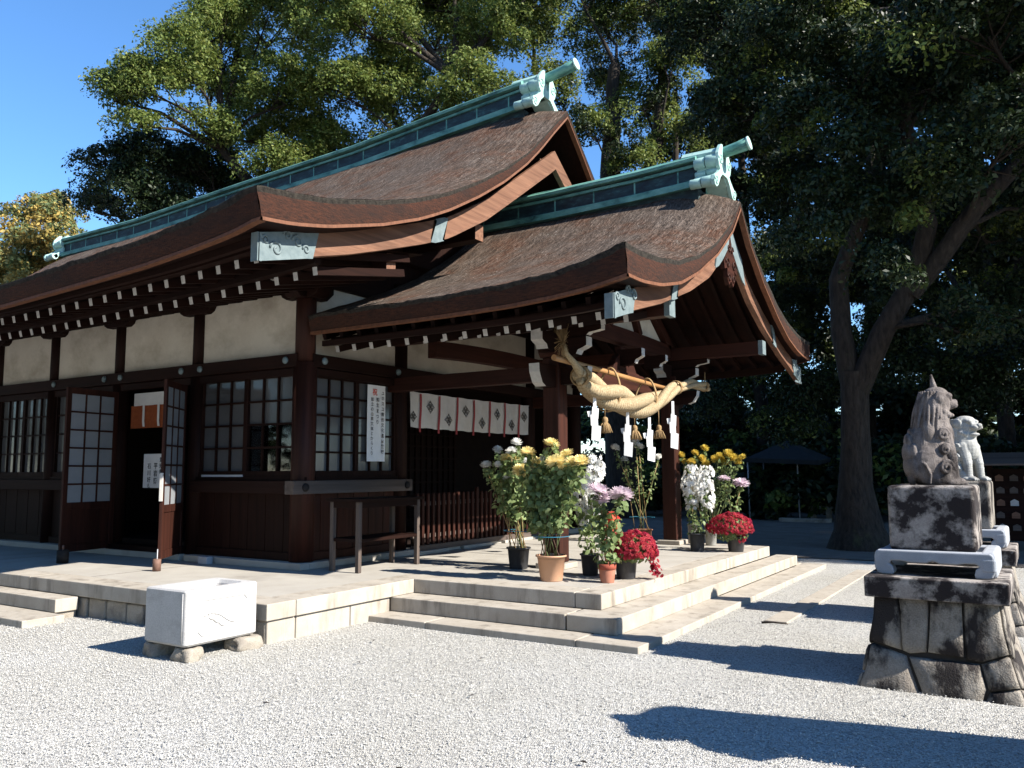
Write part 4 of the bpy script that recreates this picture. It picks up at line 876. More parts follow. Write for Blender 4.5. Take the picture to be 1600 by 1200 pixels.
for i in range(320):
    a = random.uniform(0, 6.28); q = random.random(); base = Vector((XR-.03, 8.93, 3.14+.06*random.random())); tip = base+Vector((.10*math.cos(a)*q, -.03+.11*math.sin(a)*q, random.uniform(.05, .27) if i % 4 else -random.uniform(.0, .20))); m.tube([base, base.lerp(tip, .5)+Vector((0, 0, .01)), tip], .0024, 3)
build(m, 'frayed_straw', 'straw2', rope)
for y, bz in ((10.28, 2.95), (11.55, 2.92)):
    zc = float(np.interp(y, ctr[:, 0], ctr[:, 1])); r = float(np.interp(y, rad[:, 0], rad[:, 1])); lo = zc-r*1.75; hi = bz+.05
    m = MB()
    for q in (-.008, .008): m.tube([(XR-.06+(.12+.10*(1-(t+1)/2))*c_, y+q+.06*t, (hi+lo)/2+(hi-lo)/2*t) for c_, t in [(math.cos(a), math.sin(a)) for a in lin(0, 2*math.pi, 34)]], .013, 7)
    build(m, 'binding_cord', 'straw2', rope)
for y in (9.33, 12.62, 13.95): 
    zc = float(np.interp(y, ctr[:, 0], ctr[:, 1])); r = float(np.interp(y, rad[:, 0], rad[:, 1]))*1.75
    m = MB()
    for q in (-.02, .0, .02): m.tube([(XR+r*math.cos(t), y+q, zc+r*math.sin(t)) for t in lin(0, 2*math.pi, 22)], .013, 6)
    build(m, 'binding_cord', 'straw2', rope)
build(MB().tube([(XR, 14.0, 3.07), (XR, 14.02, 3.3)], .012, 6), 'binding_cord', 'straw2', rope)
def tassel(y, zt, zb, lb):
    t = MB(); zc = float(np.interp(y, ctr[:, 0], ctr[:, 1])); random.seed(int(y*100))
    t.tube([(XR, y, zc-.1), (XR, y, zt)], .007, 5); t.lathe((XR, y, 0), [(.012, zt), (.035, zt-.015), (.042, zt-.05), (.034, zt-.075), (.036, zt-.085), (.045, zt-.1)], 12)
    for i in range(110):
        a = random.uniform(0, 6.28); q = math.sqrt(random.random()); t.tube([(XR+.034*q*math.cos(a), y+.034*q*math.sin(a), zt-.08), (XR+.06*q*math.cos(a), y+.06*q*math.sin(a), (zt+zb)/2), (XR+.10*q*math.cos(a+.1), y+.10*q*math.sin(a+.1), zb+.03*random.random())], .006, 4)
    return build(t, 'straw_tassel', 'straw2', rope)
for y, zt, zb in ((10.02, 2.31, 2.09), (10.98, 2.24, 2.03), (11.88, 2.285, 2.075)): tassel(y, zt, zb, '')
tag(build(MB().tube([(-4.98, 8.86, 2.985), (-4.98, 10.3, 2.95), (-4.98, 11.7, 2.915), (-4.98, 13.1, 2.885)], [.038, .036, .034, .030], 14), 'bamboo_pole', 'bamboo', None, 0, (-4.98, 11, 2.93)), 'yellow bamboo pole tied above the sacred rope', 'pole')
# folded paper streamers
def shide(y, zt, zb, yaw, lb):
    m = MB(); c, s = math.cos(yaw), math.sin(yaw); H = (zt-zb)
    def sheet(P, off):
        vs = [((XR+.02)+off*c-a*s, y+off*s+a*c, zt-b*H) for a, b in P]; vs2 = [(q[0]+.003*c, q[1]+.003*s, q[2]) for q in vs]; n = len(vs)
        m.add(vs+vs2, [tuple(range(n))[::-1], tuple(range(n, 2*n))]+[(i, (i+1)%n, n+(i+1)%n, n+i) for i in range(n)])
    sheet([(-.02, 0), (.02, .0), (.022, .30), (-.022, .32)], 0)
    sheet([(-.035, .26), (.05, .30), (.04, .52), (-.045, .47)], .012); sheet([(-.065, .43), (.03, .48), (.035, .70), (-.06, .66)], .026); sheet([(-.05, .64), (.07, .68), (.055, 1.0), (-.06, .96)], .042)
    sheet([(-.10, .36), (-.02, .34), (-.02, .50), (-.085, .47)], -.012)
    return tag(build(m, 'paper_streamer', 'paper', None, 0, (XR, y, zt)), lb, 'paper streamer', 'white paper streamers hanging from the straw rope')
shide(9.68, 2.58, 1.97, -.85, 'zigzag white paper streamer at the left end of the rope beside the post')
shide(10.70, 2.41, 1.78, -1.15, 'wide zigzag white paper streamer under the thickest part of the rope')
shide(11.47, 2.38, 1.72, -.75, 'zigzag white paper streamer hanging lowest, right of the rope middle')
shide(12.42, 2.68, 1.92, -.95, 'zigzag white paper streamer near the thin right end of the rope')
# ---------------------------------------------------------------- guardian statues on pedestals
def pedestal(x0, y0, label, lichen=True):
    """x0,y0 = near left corner of the cap slab"""
    T = Vector((x0, y0, 0)); W, D = .95, 1.10
    P = thing('statue_pedestal', label, 'pedestal', (x0+W/2, y0+D/2, 0), 'stone pedestals of the guardian statues')
    def bp(u, v, face, o=0.0):
        z = v*.665; fl = .10+.0*v; e = .075-.125*(1-v)**1.8    # inset at the top, flaring at the foot
        e -= o
        ax, bx_, ay, by = x0+e, x0+W-e, y0+e, y0+D-e
        if face == 'f': return (ax+(bx_-ax)*u, ay, z)
        if face == 'r': return (bx_, ay+(by-ay)*u, z)
        if face == 'l': return (ax, by+(ay-by)*u, z)
        return (bx_+(ax-bx_)*u, by, z)
    core = MB()
    for f in 'frbl': core.grid(lambda u, v: bp(u, v, f, -.012), lin(0, 1, 6), lin(-.08, 1, 10), 0, False)
    build(core, 'mortar_core', 'joint', P)
    layout = [[(0, .47), (0, 1), (.19, 1), (.24, .40)], [(.195, 1), (.245, .395), (.30, .37), (.42, .40), (.45, 1)], [(.455, 1), (.425, .40), (.69, .38), (.715, 1)], [(.72, 1), (.70, .37), (.80, .36), (1, .46), (1, 1)],
              [(0, .46), (.27, .36), (.40, -.06), (0, -.06)], [(.285, .355), (.41, -.06), (.75, -.06), (.80, .10), (.79, .35)], [(.80, .345), (.815, .09), (1, .15), (1, .45)], [(.76, -.06), (.82, .08), (1, .14), (1, -.06)]]
    for fi, f in enumerate('frl'):
        for st in layout:
            st = [((1-u) if fi % 2 else u, v) for u, v in st]; cu_ = sum(a for a, b in st)/len(st); cv_ = sum(b for a, b in st)/len(st)
            m = MB(); sh = lambda q, k: [(cu_+(a-cu_)*k, cv_+(b-cv_)*k) for a, b in q]
            def sub(q):
                o = []
                for a, b in zip(q, q[1:]+q[:1]):
                    for i in range(4): o.append((a[0]+(b[0]-a[0])*i/4, a[1]+(b[1]-a[1])*i/4))
                return o
            s0 = sub(st); rings = []
            for k_, o_ in ((.965, -.02), (.955, .008), (.90, .020), (.6, .030), (.25, .030)):
                rings.append([Vector(bp(a, b, f, o_+.010*noise.noise(Vector((a*4, b*4, fi*3+cu_*9))))) for a, b in sh(s0, k_)])
            n = len(s0); m.add([p for r_ in rings for p in r_], [(i*n+j, i*n+(j+1)%n, (i+1)*n+(j+1)%n, (i+1)*n+j) for i in range(len(rings)-1) for j in range(n)], 0, True)
            m.add(rings[-1], [tuple(range(n))], 0, True); build(m, 'base_stone', 'lichen', P)
    m = MB().box(x0, y0, .645, x0+W, y0+D, .80); build(m, 'cap_slab', 'lichen2', P, .012, seg=3)
    # low scrolled stand
    sx0, sx1, sy0, sy1, z0, z1 = x0+.055, x0+W-.085, y0+.17, y0+D-.10, .80, .985
    prof = [(sx0+.03, z1), (sx0+.01, z1-.012), (sx0, z1-.05), (sx0, z0+.05), (sx0+.02, z0+.01), (sx0+.05, z0), (sx0+.13, z0), (sx0+.135, z0+.03), (sx0+.125, z0+.065), (sx0+.10, z0+.085), (sx0+.12, z0+.105), (sx0+.19, z0+.105), (sx0+.25, z0+.095)]
    mid = (sx0+sx1)/2; full = prof+[(mid-.05, z0+.095), (mid, z0+.115), (mid+.05, z0+.095)]+[(2*mid-a, b) for a, b in prof[::-1]]
    for ya, yb_ in ((sy0, sy0+.16), (sy1-.16, sy1)): build(MB().prism(full, 1, ya, yb_), 'stand_leg_frame', 'stand', P, .012, seg=3)
    prof2 = [(a-sx0+sy0, b) for a, b in prof]; mid2 = (sy0+sy1)/2; full2 = prof2+[(2*mid2-a, b) for a, b in prof2[::-1]]
    c0_, c1_ = sy0-.004, sy1+.004; m = MB(); m.prism([(c0_, z0+.06), (c0_+.03, z0+.015), (c0_+.07, z0+.002), (c1_-.07, z0+.002), (c1_-.03, z0+.015), (c1_, z0+.06), (c1_, z1-.05), (c1_-.015, z1-.01), (c1_-.04, z1+.003), (c0_+.04, z1+.003), (c0_+.015, z1-.01), (c0_, z1-.05)], 0, sx1-.10, sx1+.012); build(m, 'stand_side', 'stand', P, .03, seg=4)
    build(MB().box(sx0+.03, sy0+.16, z1-.06, sx1-.15, sy1-.16, z1-.006), 'stand_top', 'stand', P)
    b0, b1, c0, c1 = x0+.155, x0+W-.195, y0+.26, y0+D-.17
    m = MB().box(b0, c0, z1-.004, b1, c1, 1.475); build(m, 'plinth_block', 'lichen2' if lichen else 'lichen', P, .03, seg=4)
    return (b0+b1)/2, (c0+c1)/2, 1.475
def guardian(cx, cy, cz, yaw, turn, horn, mt, label, scale):
    """seated lion-dog, body turned by yaw from +X, head turned further by `turn`"""
    m = MB(); E = m.ell
    def cap_(a, b, r0, r1, n=7):
        a = Vector(a); b = Vector(b)
        for i in range(n): t = i/(n-1); m.ell(a.lerp(b, t), [r0+(r1-r0)*t]*3, 12, 8)
    for s in (-1, 1):
        E((-.05, s*.11, .17), (.165, .085, .175)); E((.03, s*.135, .08), (.14, .06, .075)); E((.125, s*.14, .032), (.08, .046, .036))       # haunch, thigh, hind paw
        cap_((.085, s*.085, .42), (.15, s*.095, .22), .082, .056); cap_((.15, s*.095, .22), (.165, s*.10, .05), .054, .048); E((.20, s*.10, .032), (.075, .055, .038))
        for q in (-.03, 0, .03): E((.255, s*.10+q, .024), (.026, .015, .022), 8, 6)
        E((.135, s*.13, .27), (.035, .02, .055))
    cap_((-.075, 0, .17), (.035, 0, .44), .175, .160, 9); E((.095, 0, .40), (.12, .125, .15)); cap_((.02, 0, .47), (.04, 0, .62), .155, .145); E((-.10, 0, .30), (.12, .15, .2))
    H = Vector((.055, 0, .67)); c, s_ = math.cos(turn), math.sin(turn)
    def h(a, b, z): return (H.x+a*c-b*s_, H.y+a*s_+b*c, H.z+z)
    rot = Matrix.Rotation(turn, 3, 'Z'); HE = lambda a, b, z, r, n=14, k=10: E(h(a, b, z), r, n, k, 0, rot)
    HE(0, 0, 0, (.145, .13, .135)); HE(.01, 0, .075, (.12, .115, .065)); HE(.125, 0, -.005, (.085, .082, .048)); HE(.195, 0, .012, (.03, .04, .028)); HE(.10, 0, -.095, (.085, .07, .026)); HE(.05, 0, -.06, (.08, .085, .06))
    for b in (-1, 1):
        HE(.095, b*.06, .062, (.05, .042, .03)); HE(.122, b*.052, .036, (.026, .026, .022)); HE(.165, b*.05, -.012, (.04, .028, .028)); HE(-.01, b*.128, .035, (.062, .026, .066)); HE(-.06, b*.11, -.02, (.05, .035, .07)); HE(-.02, b*.145, .03, (.03, .016, .035))
        for i in range(3): HE(.02+.03*i, b*(.125-.01*i), -.07-.012*i, (.026, .022, .026), 10, 8)
    if horn:
        for i in range(7): HE(.0-.004*i, 0, .10+.022*i, [.042-.0048*i]*3, 10, 8)
    # mane: long wavy strands falling from the head down neck and back
    for k in range(17):
        a = turn*.5+math.pi+(k-8)/8*2.1; ca, sa = math.cos(a), math.sin(a); P = []; ln = .30+.09*math.sin(k*2.4)
        for i in range(14):
            t = i/13; rr = .112+.056*t+.005*math.sin(t*8+k*1.3); P.append((H.x-.02-.05*t+rr*ca, rr*sa+.008*math.sin(t*7+k), H.z+.10-ln*t-.08*t*t*(1 if ca < 0 else .2)))
        m.tube(P, [.008+.010*math.sin(math.pi*(.15+.80*i/13)) for i in range(14)], 7)
    # flame tail against the back
    for x, z, r in ((-.20, .08, .06), (-.225, .17, .07), (-.235, .27, .066), (-.225, .36, .052), (-.20, .43, .032)): E((x, 0, z), (r*.7, r*1.5, r*1.3))
    for s in (-1, 1): E((-.20, s*.10, .15), (.04, .05, .09)); E((-.20, s*.09, .27), (.035, .04, .075))
    for s in (-1, 1): E((.05, s*.125, .41), (.06, .045, .06)); E((.055, s*.14, .295), (.055, .045, .055)); E((.05, s*.16, .15), (.072, .042, .072)); E((-.06, s*.12, .44), (.06, .05, .09))
    # carved spirals on the flanks, flame edges low down
    for s in (-1, 1):
        for x, y, z, r in ((.060, .168, .415, .050), (.065, .185, .295, .046), (.060, .203, .150, .062)):
            m.tube([(x+r*(1-.82*i/24)*math.cos(i/24*10), s*(y+.010*i/24), z+r*(1-.82*i/24)*math.sin(i/24*10)) for i in range(25)], .0155, 7)
        m.tube([(-.19, s*.13, .22), (-.13, s*.185, .17), (-.09, s*.20, .09), (-.10, s*.19, .02)], .013, 7)
    me = m.data('guardian_statue', [mt], recalc=False)
    o = put(me, 'guardian_statue', None, (cx, cy, cz-.010)); o.rotation_euler = (0, 0, yaw); o.scale = scale
    rm = o.modifiers.new('carve', 'REMESH'); rm.mode = 'VOXEL'; rm.voxel_size = .0055; rm.use_smooth_shade = True
    sm = o.modifiers.new('soft', 'SMOOTH'); sm.iterations = 1; sm.factor = .5
    return tag(o, label, 'statue', 'pair of stone guardian lion-dogs')
a = pedestal(-1.18, 6.85, 'mossy dark stone pedestal with flared rubble base, the nearer one at the right edge'); guardian(a[0]+.0, a[1], a[2], .45, .15, True, 'statue', 'grey weathered stone lion-dog with a horn, back turned, on the nearer pedestal', (.80, .76, .98))
b = pedestal(-1.20, 9.62, 'stone pedestal partly hidden behind the nearer one, dark plinth and pale curved stand', False); guardian(b[0]+.04, b[1], b[2], -.62, .12, False, 'statue2', 'pale stone lion-dog with open mouth looking this way from the farther pedestal', (.86, .88, .87))
# unseen slab beyond the right edge, outline shaped to cast the gravel shadow
m = MB(); m.prism([(4.95, .25), (6.05, .25), (6.05, .8), (5.97, 1.35), (5.84, 1.95), (5.78, 2.30), (5.66, 2.37), (5.47, 2.39), (5.40, 2.50), (5.33, 2.49), (5.24, 2.38), (5.08, 2.32), (5.01, 2.27), (5.12, 2.08), (4.98, 1.93), (4.94, 1.78), (5.09, 1.70), (5.05, 1.0)], 0, .86, 1.02)
st = thing('shadow_slab', 'unseen rough upright slab beyond the right edge, shaped to cast the gravel shadow', 'unseen_slab', (.95, 5.4, 0)); build(m, 'slab', 'lichen', st, .02); build(MB().box(.6, 4.8, -.05, 1.3, 6.1, .25), 'base', 'granite2', st, .02)
# twig on the gravel
tag(build(MB().tube([(-2.56, 8.93, .012), (-2.45, 8.97, .016), (-2.3, 8.98, .01)], [.012, .01, .006], 6), 'twig', 'bark', None, 0, (-2.45, 8.95, 0)), 'small brown twig on the gravel at the near end of the kerb strip', 'twig')
random.seed(12)
for i, (x, y) in enumerate(((-4.9, 5.35), (-4.1, 6.0), (-3.5, 5.0), (-4.6, 4.1), (-2.2, 4.2), (-5.4, 6.1), (-3.0, 3.6))):
    m = MB(); a = random.uniform(0, 6); c, s = math.cos(a)*.03, math.sin(a)*.03; m.add([(x-c, y-s, .018), (x+s*.5, y-c*.5, .022), (x+c, y+s, .016), (x-s*.5, y+c*.5, .024)], [(0, 1, 2, 3)])
    tag(build(m, 'fallen_leaf', 'bark', None, 0, (x, y, .01)), 'tiny brown fallen leaf lying on the sunny gravel', 'leaf', 'fallen leaves on the gravel')
# ---------------------------------------------------------------- potted chrysanthemums (stem tips measured on the terrace, in metres)
BA = [(-5.68, 9.1, 1.96, 'w', 1.0), (-6.04, 9.21, 1.87, 'w', 0.85), (-5.7, 9.01, 1.85, 'w', 1.0), (-6.22, 9.21, 1.67, 'w', 1.1), (-5.92, 9.05, 1.67, 'w', 0.9), (-5.8, 9.08, 1.51, 'w', 0.8), (-5.6, 9.18, 1.71, 'w', 0.8), (-5.83, 9.08, 1.76, 'y', 1.0), (-5.71, 9.11, 1.74, 'y', 0.9)]
BB = [(-4.99, 8.24, 1.8, 'y', 1.1), (-4.68, 8.25, 1.9, 'y', 1.1), (-4.56, 8.38, 1.78, 'y', 1.05), (-4.6, 8.2, 1.69, 'y', 1.25), (-4.91, 8.32, 1.67, 'y', 1.2), (-5.15, 8.35, 1.59, 'y', 1.05), (-4.39, 8.23, 1.68, 'y', 1.1), (-4.27, 8.19, 1.69, 'y', 1.1), (-4.79, 8.25, 1.73, 'w', 0.6), (-4.81, 8.34, 1.58, 'y', 0.8), (-5.02, 8.31, 1.53, 'y', 0.7), (-4.51, 8.22, 1.62, 'y', 0.7)]
BF = [(-6.38, 13.55, 2.0, 'w', 1.05), (-5.94, 13.59, 2.01, 'w', 1.1), (-5.63, 13.72, 1.83, 'w', 0.8), (-6.26, 13.67, 1.79, 'w', 0.9), (-5.98, 13.55, 2.1, 'w', 0.9)]
BH = [(-4.72, 13.51, 1.96, 'g', 1.0), (-4.85, 13.4, 1.88, 'g', 0.9), (-5.14, 13.51, 1.85, 'g', 1.0), (-4.88, 13.3, 1.73, 'g', 0.9), (-4.74, 13.43, 1.78, 'g', 1.0), (-4.66, 13.37, 1.7, 'g', 1.0), (-4.52, 13.47, 1.77, 'g', 1.1), (-4.41, 13.32, 1.83, 'g', 0.9), (-4.37, 13.49, 1.7, 'g', 1.0), (-4.29, 13.41, 1.85, 'g', 1.1), (-4.24, 13.5, 1.79, 'g', 1.1), (-4.13, 13.39, 1.72, 'g', 1.05), (-4.05, 13.38, 1.79, 'g', 1.0), (-4.43, 13.47, 1.77, 'g', 0.9), (-5.08, 13.52, 1.73, 'g', 0.8)]
BD = [(-4.26, 8.57, 1.36, 'p', 1.3), (-4.22, 8.57, 1.28, 'p', 1.1), (-3.94, 8.5, 1.33, 'p', 1.15)]
BP = [(-4.21, 12.91, 1.46, 'p', 1.05), (-3.93, 12.86, 1.39, 'p', 1.15)]
def bloom_mesh(name, mt, R0, layers, curl, flat):
    rng = random.Random(name); m = MB()
    for li, (n, ang, L, wd) in enumerate(layers):
        for i in range(n):
            a = 2*math.pi*(i+.5*(li % 2))/n+rng.uniform(-.12, .12); el = ang+rng.uniform(-.12, .12); l = L*R0*rng.uniform(.85, 1.1)
            o = Vector((math.cos(a)*math.cos(el), math.sin(a)*math.cos(el), math.sin(el)*flat)); t = Vector((-math.sin(a), math.cos(a), 0)); up = Vector((0, 0, 1)); w_ = wd*R0
            p0 = o*l*.12; p1 = o*l*.6+up*.02*R0; p2 = o*l+up*(curl*R0*.35)-Vector((o.x, o.y, 0))*R0*.06
            m.add([p0-t*w_*.3, p0+t*w_*.3, p1+t*w_, p2+t*w_*.55, p2-t*w_*.55, p1-t*w_], [(0, 1, 2, 5), (5, 2, 3, 4)], 0, False)
    return m.data(name, [mt], recalc=False)
big = [(24, -.38, .98, .10), (24, -.10, 1.0, .10), (22, .18, 1.0, .10), (19, .46, .95, .10), (16, .74, .88, .10), (12, 1.02, .82, .10), (7, 1.3, .78, .10)]
BL = {'y': bloom_mesh('yellow_bloom', 'yellow_petals', .084, big, .30, .78), 'w': bloom_mesh('white_bloom', 'white_petals', .076, big, .30, .80), 'p': bloom_mesh('pink_bloom', 'pink_petals', .098, big, .25, .66),
      'g': bloom_mesh('gold_bloom', 'gold_petals', .070, big, .45, .95)}
def florets(P, N, r, mt, name, parent, rng, petals=9):
    """many small rayed florets in one mesh"""
    n = len(P); V = []; F = []
    T = unit(np.cross(N, rng.normal(size=(n, 3)))); B = np.cross(N, T); rr = r*(.75+.5*rng.random((n, 1)))
    ang = np.linspace(0, 2*math.pi, petals, endpoint=False); off = 0
    for lay, (k, lift_) in enumerate(((1.0, .05), (.62, .38))):
        for a in ang+lay*.3:
            d = T*math.cos(a)+B*math.sin(a); w_ = -T*math.sin(a)+B*math.cos(a)
            p0 = P+N*rr*.1; p1 = P+(d*.6*k-w_*.22)*rr+N*rr*lift_; p2 = P+d*k*rr+N*rr*lift_*.7; p3 = P+(d*.6*k+w_*.22)*rr+N*rr*lift_
            V.append(np.stack([p0, p1, p2, p3], 1).reshape(-1, 3)); F.append(np.arange(4*n).reshape(-1, 4)+off); off += 4*n
    return put(np_mesh(name, np.concatenate(V)-np.array(wpos(parent)), np.concatenate(F), [mt]), name, parent)
def foliage(P, N, size, parent, rng, mt='mumleaf', name='foliage'):
    n = len(P); N = unit(N); T = unit(np.cross(N, rng.normal(size=(n, 3)))); B = np.cross(N, T); s = size*(.6+.8*rng.random((n, 1)))
    # lobed leaf folded along its midrib: 2 quads + tip
    a = P; m1 = P+T*s*.5+N*s*.06; e = P+T*s-N*s*.16; l = P+T*s*.45+B*s*.34+N*s*.12; r_ = P+T*s*.45-B*s*.34+N*s*.12; l2 = P+T*s*.80+B*s*.20; r2 = P+T*s*.80-B*s*.20
    V = np.stack([a, m1, e, l, r_, l2, r2], 1).reshape(-1, 3); b0 = np.arange(n)[:, None]*7
    F = np.concatenate([b0+np.array([[0, 3, 5, 1]]), b0+np.array([[0, 1, 6, 4]]), b0+np.array([[1, 5, 2, 6]])])
    return put(np_mesh(name, V-np.array(wpos(parent)), F, [mt]), name, parent)
def pot(parent, c, r0, r1, h, mt, rim='lip'):
    z = c[2]; m = MB()
    if rim == 'clay': 
        m.lathe(c, [(r0*.98, 0), (r0, .004), (r1*.93, h*.70), (r1*.93, h*.71)], 28); o = build(m, 'pot', mt, parent)
        build(MB().lathe(c, [(r1*.93, h*.70), (r1, h*.71), (r1*1.02, h*.99), (r1*.98, h), (r1*.90, h*.99), (r1*.88, h*.8)], 28), 'pot_rim', 'terra2', o)
    else:
        m.lathe(c, [(r0*.97, 0), (r0, .006), (r1*.96, h*.93), (r1*1.07, h*.935), (r1*1.09, h*.97), (r1*1.07, h), (r1*.98, h), (r1*.95, h*.86)], 28); build(m, 'pot', mt, parent)
    build(MB().lathe(c, [(.001, h*.9), (r1*.5, h*.905), (r1*.97, h*.87)], 20), 'soil', 'soil', parent)
def mum(label, cat, c, pot_spec, blooms, per_leaf=70, lsize=.06, spread=.11, z0=.25, canes=5, tie=True, seed=1, group=None, thick=1.0, name='potted_chrysanthemum', cane_mt='cane', tie_z=.30):
    P0 = Vector(c); t = thing(name, label, cat, c, group); rng = np.random.default_rng(seed); rd = random.Random(seed)
    pot(t, P0, *pot_spec); h = pot_spec[2]; r1 = pot_spec[1]; sm = MB(); LP = []; LN = []
    for b in blooms:
        tip = Vector(b[:3]); a = rd.uniform(0, 6.28); base = P0+Vector((math.cos(a)*r1*.45, math.sin(a)*r1*.45, h*.9)); mid = base.lerp(tip, .55)+Vector((rd.uniform(-.03, .03), rd.uniform(-.03, .03), 0)); pts = [base, base.lerp(mid, .5), mid, mid.lerp(tip, .6)+Vector((0, 0, .01)), tip]
        sm.tube(pts, [.006, .006, .0055, .005, .004], 5)
        k = int(per_leaf*thick); u = z0+(1-z0-.03)*rng.random(k)**.85
        q = np.array([np.array(base)*(1-x)+np.array(tip)*x for x in u]); ang = rng.random(k)*2*math.pi; rr = spread*np.sqrt(rng.random(k))*(1.1-.5*u)
        q[:, 0] += rr*np.cos(ang); q[:, 1] += rr*np.sin(ang); LP.append(q); LN.append(np.stack([np.cos(ang)*.8, np.sin(ang)*.8, np.full(k, .55)], 1)+rng.normal(size=(k, 3))*.45)
        ob = put(BL[b[3]], 'flower_head', t, tip-P0); s = b[4]*rd.uniform(.98, 1.18)*1.12; ob.scale = (s, s, s*rd.uniform(.85, 1.1)); ob.rotation_euler = (rd.uniform(-.35, .35)-.15, rd.uniform(-.2, .35), rd.uniform(0, 6.28))
    build(sm, 'stems', 'stem', t)
    foliage(np.concatenate(LP), np.concatenate(LN), lsize, t, rng)
    if canes:
        for i in range(canes):
            a = 2*math.pi*i/canes+rd.uniform(-.3, .3); b = blooms[i % len(blooms)]; top = Vector(b[:3]); top = Vector((P0.x+(top.x-P0.x)*.95, P0.y+(top.y-P0.y)*.95, P0.z+(top.z-P0.z)*.93))
            build(MB().tube([P0+Vector((math.cos(a)*r1*.75, math.sin(a)*r1*.75, h*.85)), top], .0055, 6), 'support_cane', cane_mt, t)
    if tie:
        for zz, rr in ((h+tie_z*.7, r1*1.3),):
            build(MB().tube([P0+Vector((rr*math.cos(q), rr*math.sin(q), zz)) for q in lin(0, 2*math.pi, 24)], .0035, 4), 'twine', 'tie', t)
    return t
G1 = 'potted chrysanthemums shown on the porch terrace'
mum('leftmost tall potted chrysanthemum, white blooms with a few yellow ones, in a black pot', 'potted flower', (-5.66, 9.11, Z3), (.115, .145, .265, 'blackpot'), BA, 105, .075, .13, .36, 8, True, 1, G1)
mum('large yellow chrysanthemum in a smooth beige pot, nearest the terrace edge', 'potted flower', (-4.723, 8.30, Z3), (.125, .165, .285, 'beigepot'), BB, 135, .078, .14, .30, 5, True, 2, G1, cane_mt='iron')
mum('tall thin white chrysanthemum in a brown pot with bare canes between the posts', 'potted flower', (-5.96, 13.71, Z3), (.15, .17, .20, 'brownpot'), BF, 55, .06, .10, .38, 5, True, 3, G1)
mum('golden ball chrysanthemums in a grey beige pot behind the white cascades at the right post', 'potted flower', (-4.64, 13.46, Z3), (.085, .10, .25, 'greypot'), BH, 40, .055, .09, .35, 3, False, 4, G1)
mum('pink chrysanthemum in a small terracotta pot at the front of the terrace', 'potted flower', (-4.112, 8.472, Z3), (.075, .10, .205, 'terra', 'clay'), BD, 95, .075, .085, .02, 2, False, 5, G1)
mum('two pale pink chrysanthemums on tall stems in a grey pot behind the far red dome', 'potted flower', (-4.12, 13.0, Z3), (.08, .10, .25, 'greypot'), BP, 60, .065, .075, .1, 2, False, 6, G1)
def cascade(label, c, pot_spec, cols, seed):
    P0 = Vector(c); t = thing('potted_chrysanthemum', label, 'potted flower', c, G1); pot(t, P0, *pot_spec); rng = np.random.default_rng(seed); LP = []; LN = []; sm = MB()
    for (x, y, zt, zb, r, zl) in cols:
        k = int(95*(zt-zb)/.45); u = rng.random(k); a = rng.random(k)*2*math.pi; prof = r*(.45+.75*np.sin(np.pi*(.12+.80*(1-u)**.8))); d = np.stack([np.cos(a), np.sin(a), np.full(k, .25)], 1)
        P = np.stack([x+prof*np.cos(a)+.02*np.sin(u*9), y+prof*np.sin(a), zb+(zt-zb)*u], 1); florets(P, unit(d+rng.normal(size=(k, 3))*.3), .040, 'white_petals', 'flower_spike', t, rng, 8)
        n = int(230*(zb+.15-zl)); u = rng.random(n); a = rng.random(n)*2*math.pi; LP.append(np.stack([x+(P0.x-x)*(1-u)*.6+.075*np.cos(a)*np.sqrt(rng.random(n)), y+(P0.y-y)*(1-u)*.6+.075*np.sin(a), zl+(zb+.2-zl)*u], 1)); LN.append(np.stack([np.cos(a), np.sin(a), np.full(n, .5)], 1)+rng.normal(size=(n, 3))*.4)
        sm.tube([P0+Vector((0, 0, pot_spec[2]*.9)), ((P0.x+x)/2, (P0.y+y)/2, (zl+zb)/2), (x, y, zb), (x, y, zt)], .006, 5)
    build(sm, 'stems', 'stem', t); foliage(np.concatenate(LP), np.concatenate(LN), .055, t, rng); build(MB().tube([P0+Vector((.02, 0, .2)), (cols[0][0], cols[0][1], cols[0][2]-.05)], .005, 6), 'support_cane', 'cane', t)
cascade('white cascade chrysanthemum column in a black pot beside the left porch post', (-4.564, 8.95, Z3), (.09, .115, .25, 'blackpot'), [(-4.49, 8.95, 1.76, 1.10, .085, .62), (-4.70, 9.02, 1.55, .95, .06, .6)], 21)
cascade('white cascade chrysanthemum with two drooping columns in a black pot by the right porch post', (-4.50, 12.42, Z3), (.10, .12, .27, 'blackpot'), [(-4.57, 12.40, 1.66, 1.00, .10, .62), (-4.33, 12.40, 1.66, .98, .10, .62)], 22)
cascade('slim white chrysanthemum in a translucent grey pot right behind the right porch post', (-5.03, 13.68, Z3), (.075, .085, .33, 'greypot'), [(-5.04, 13.68, 1.40, 1.0, .06, .7)], 23)
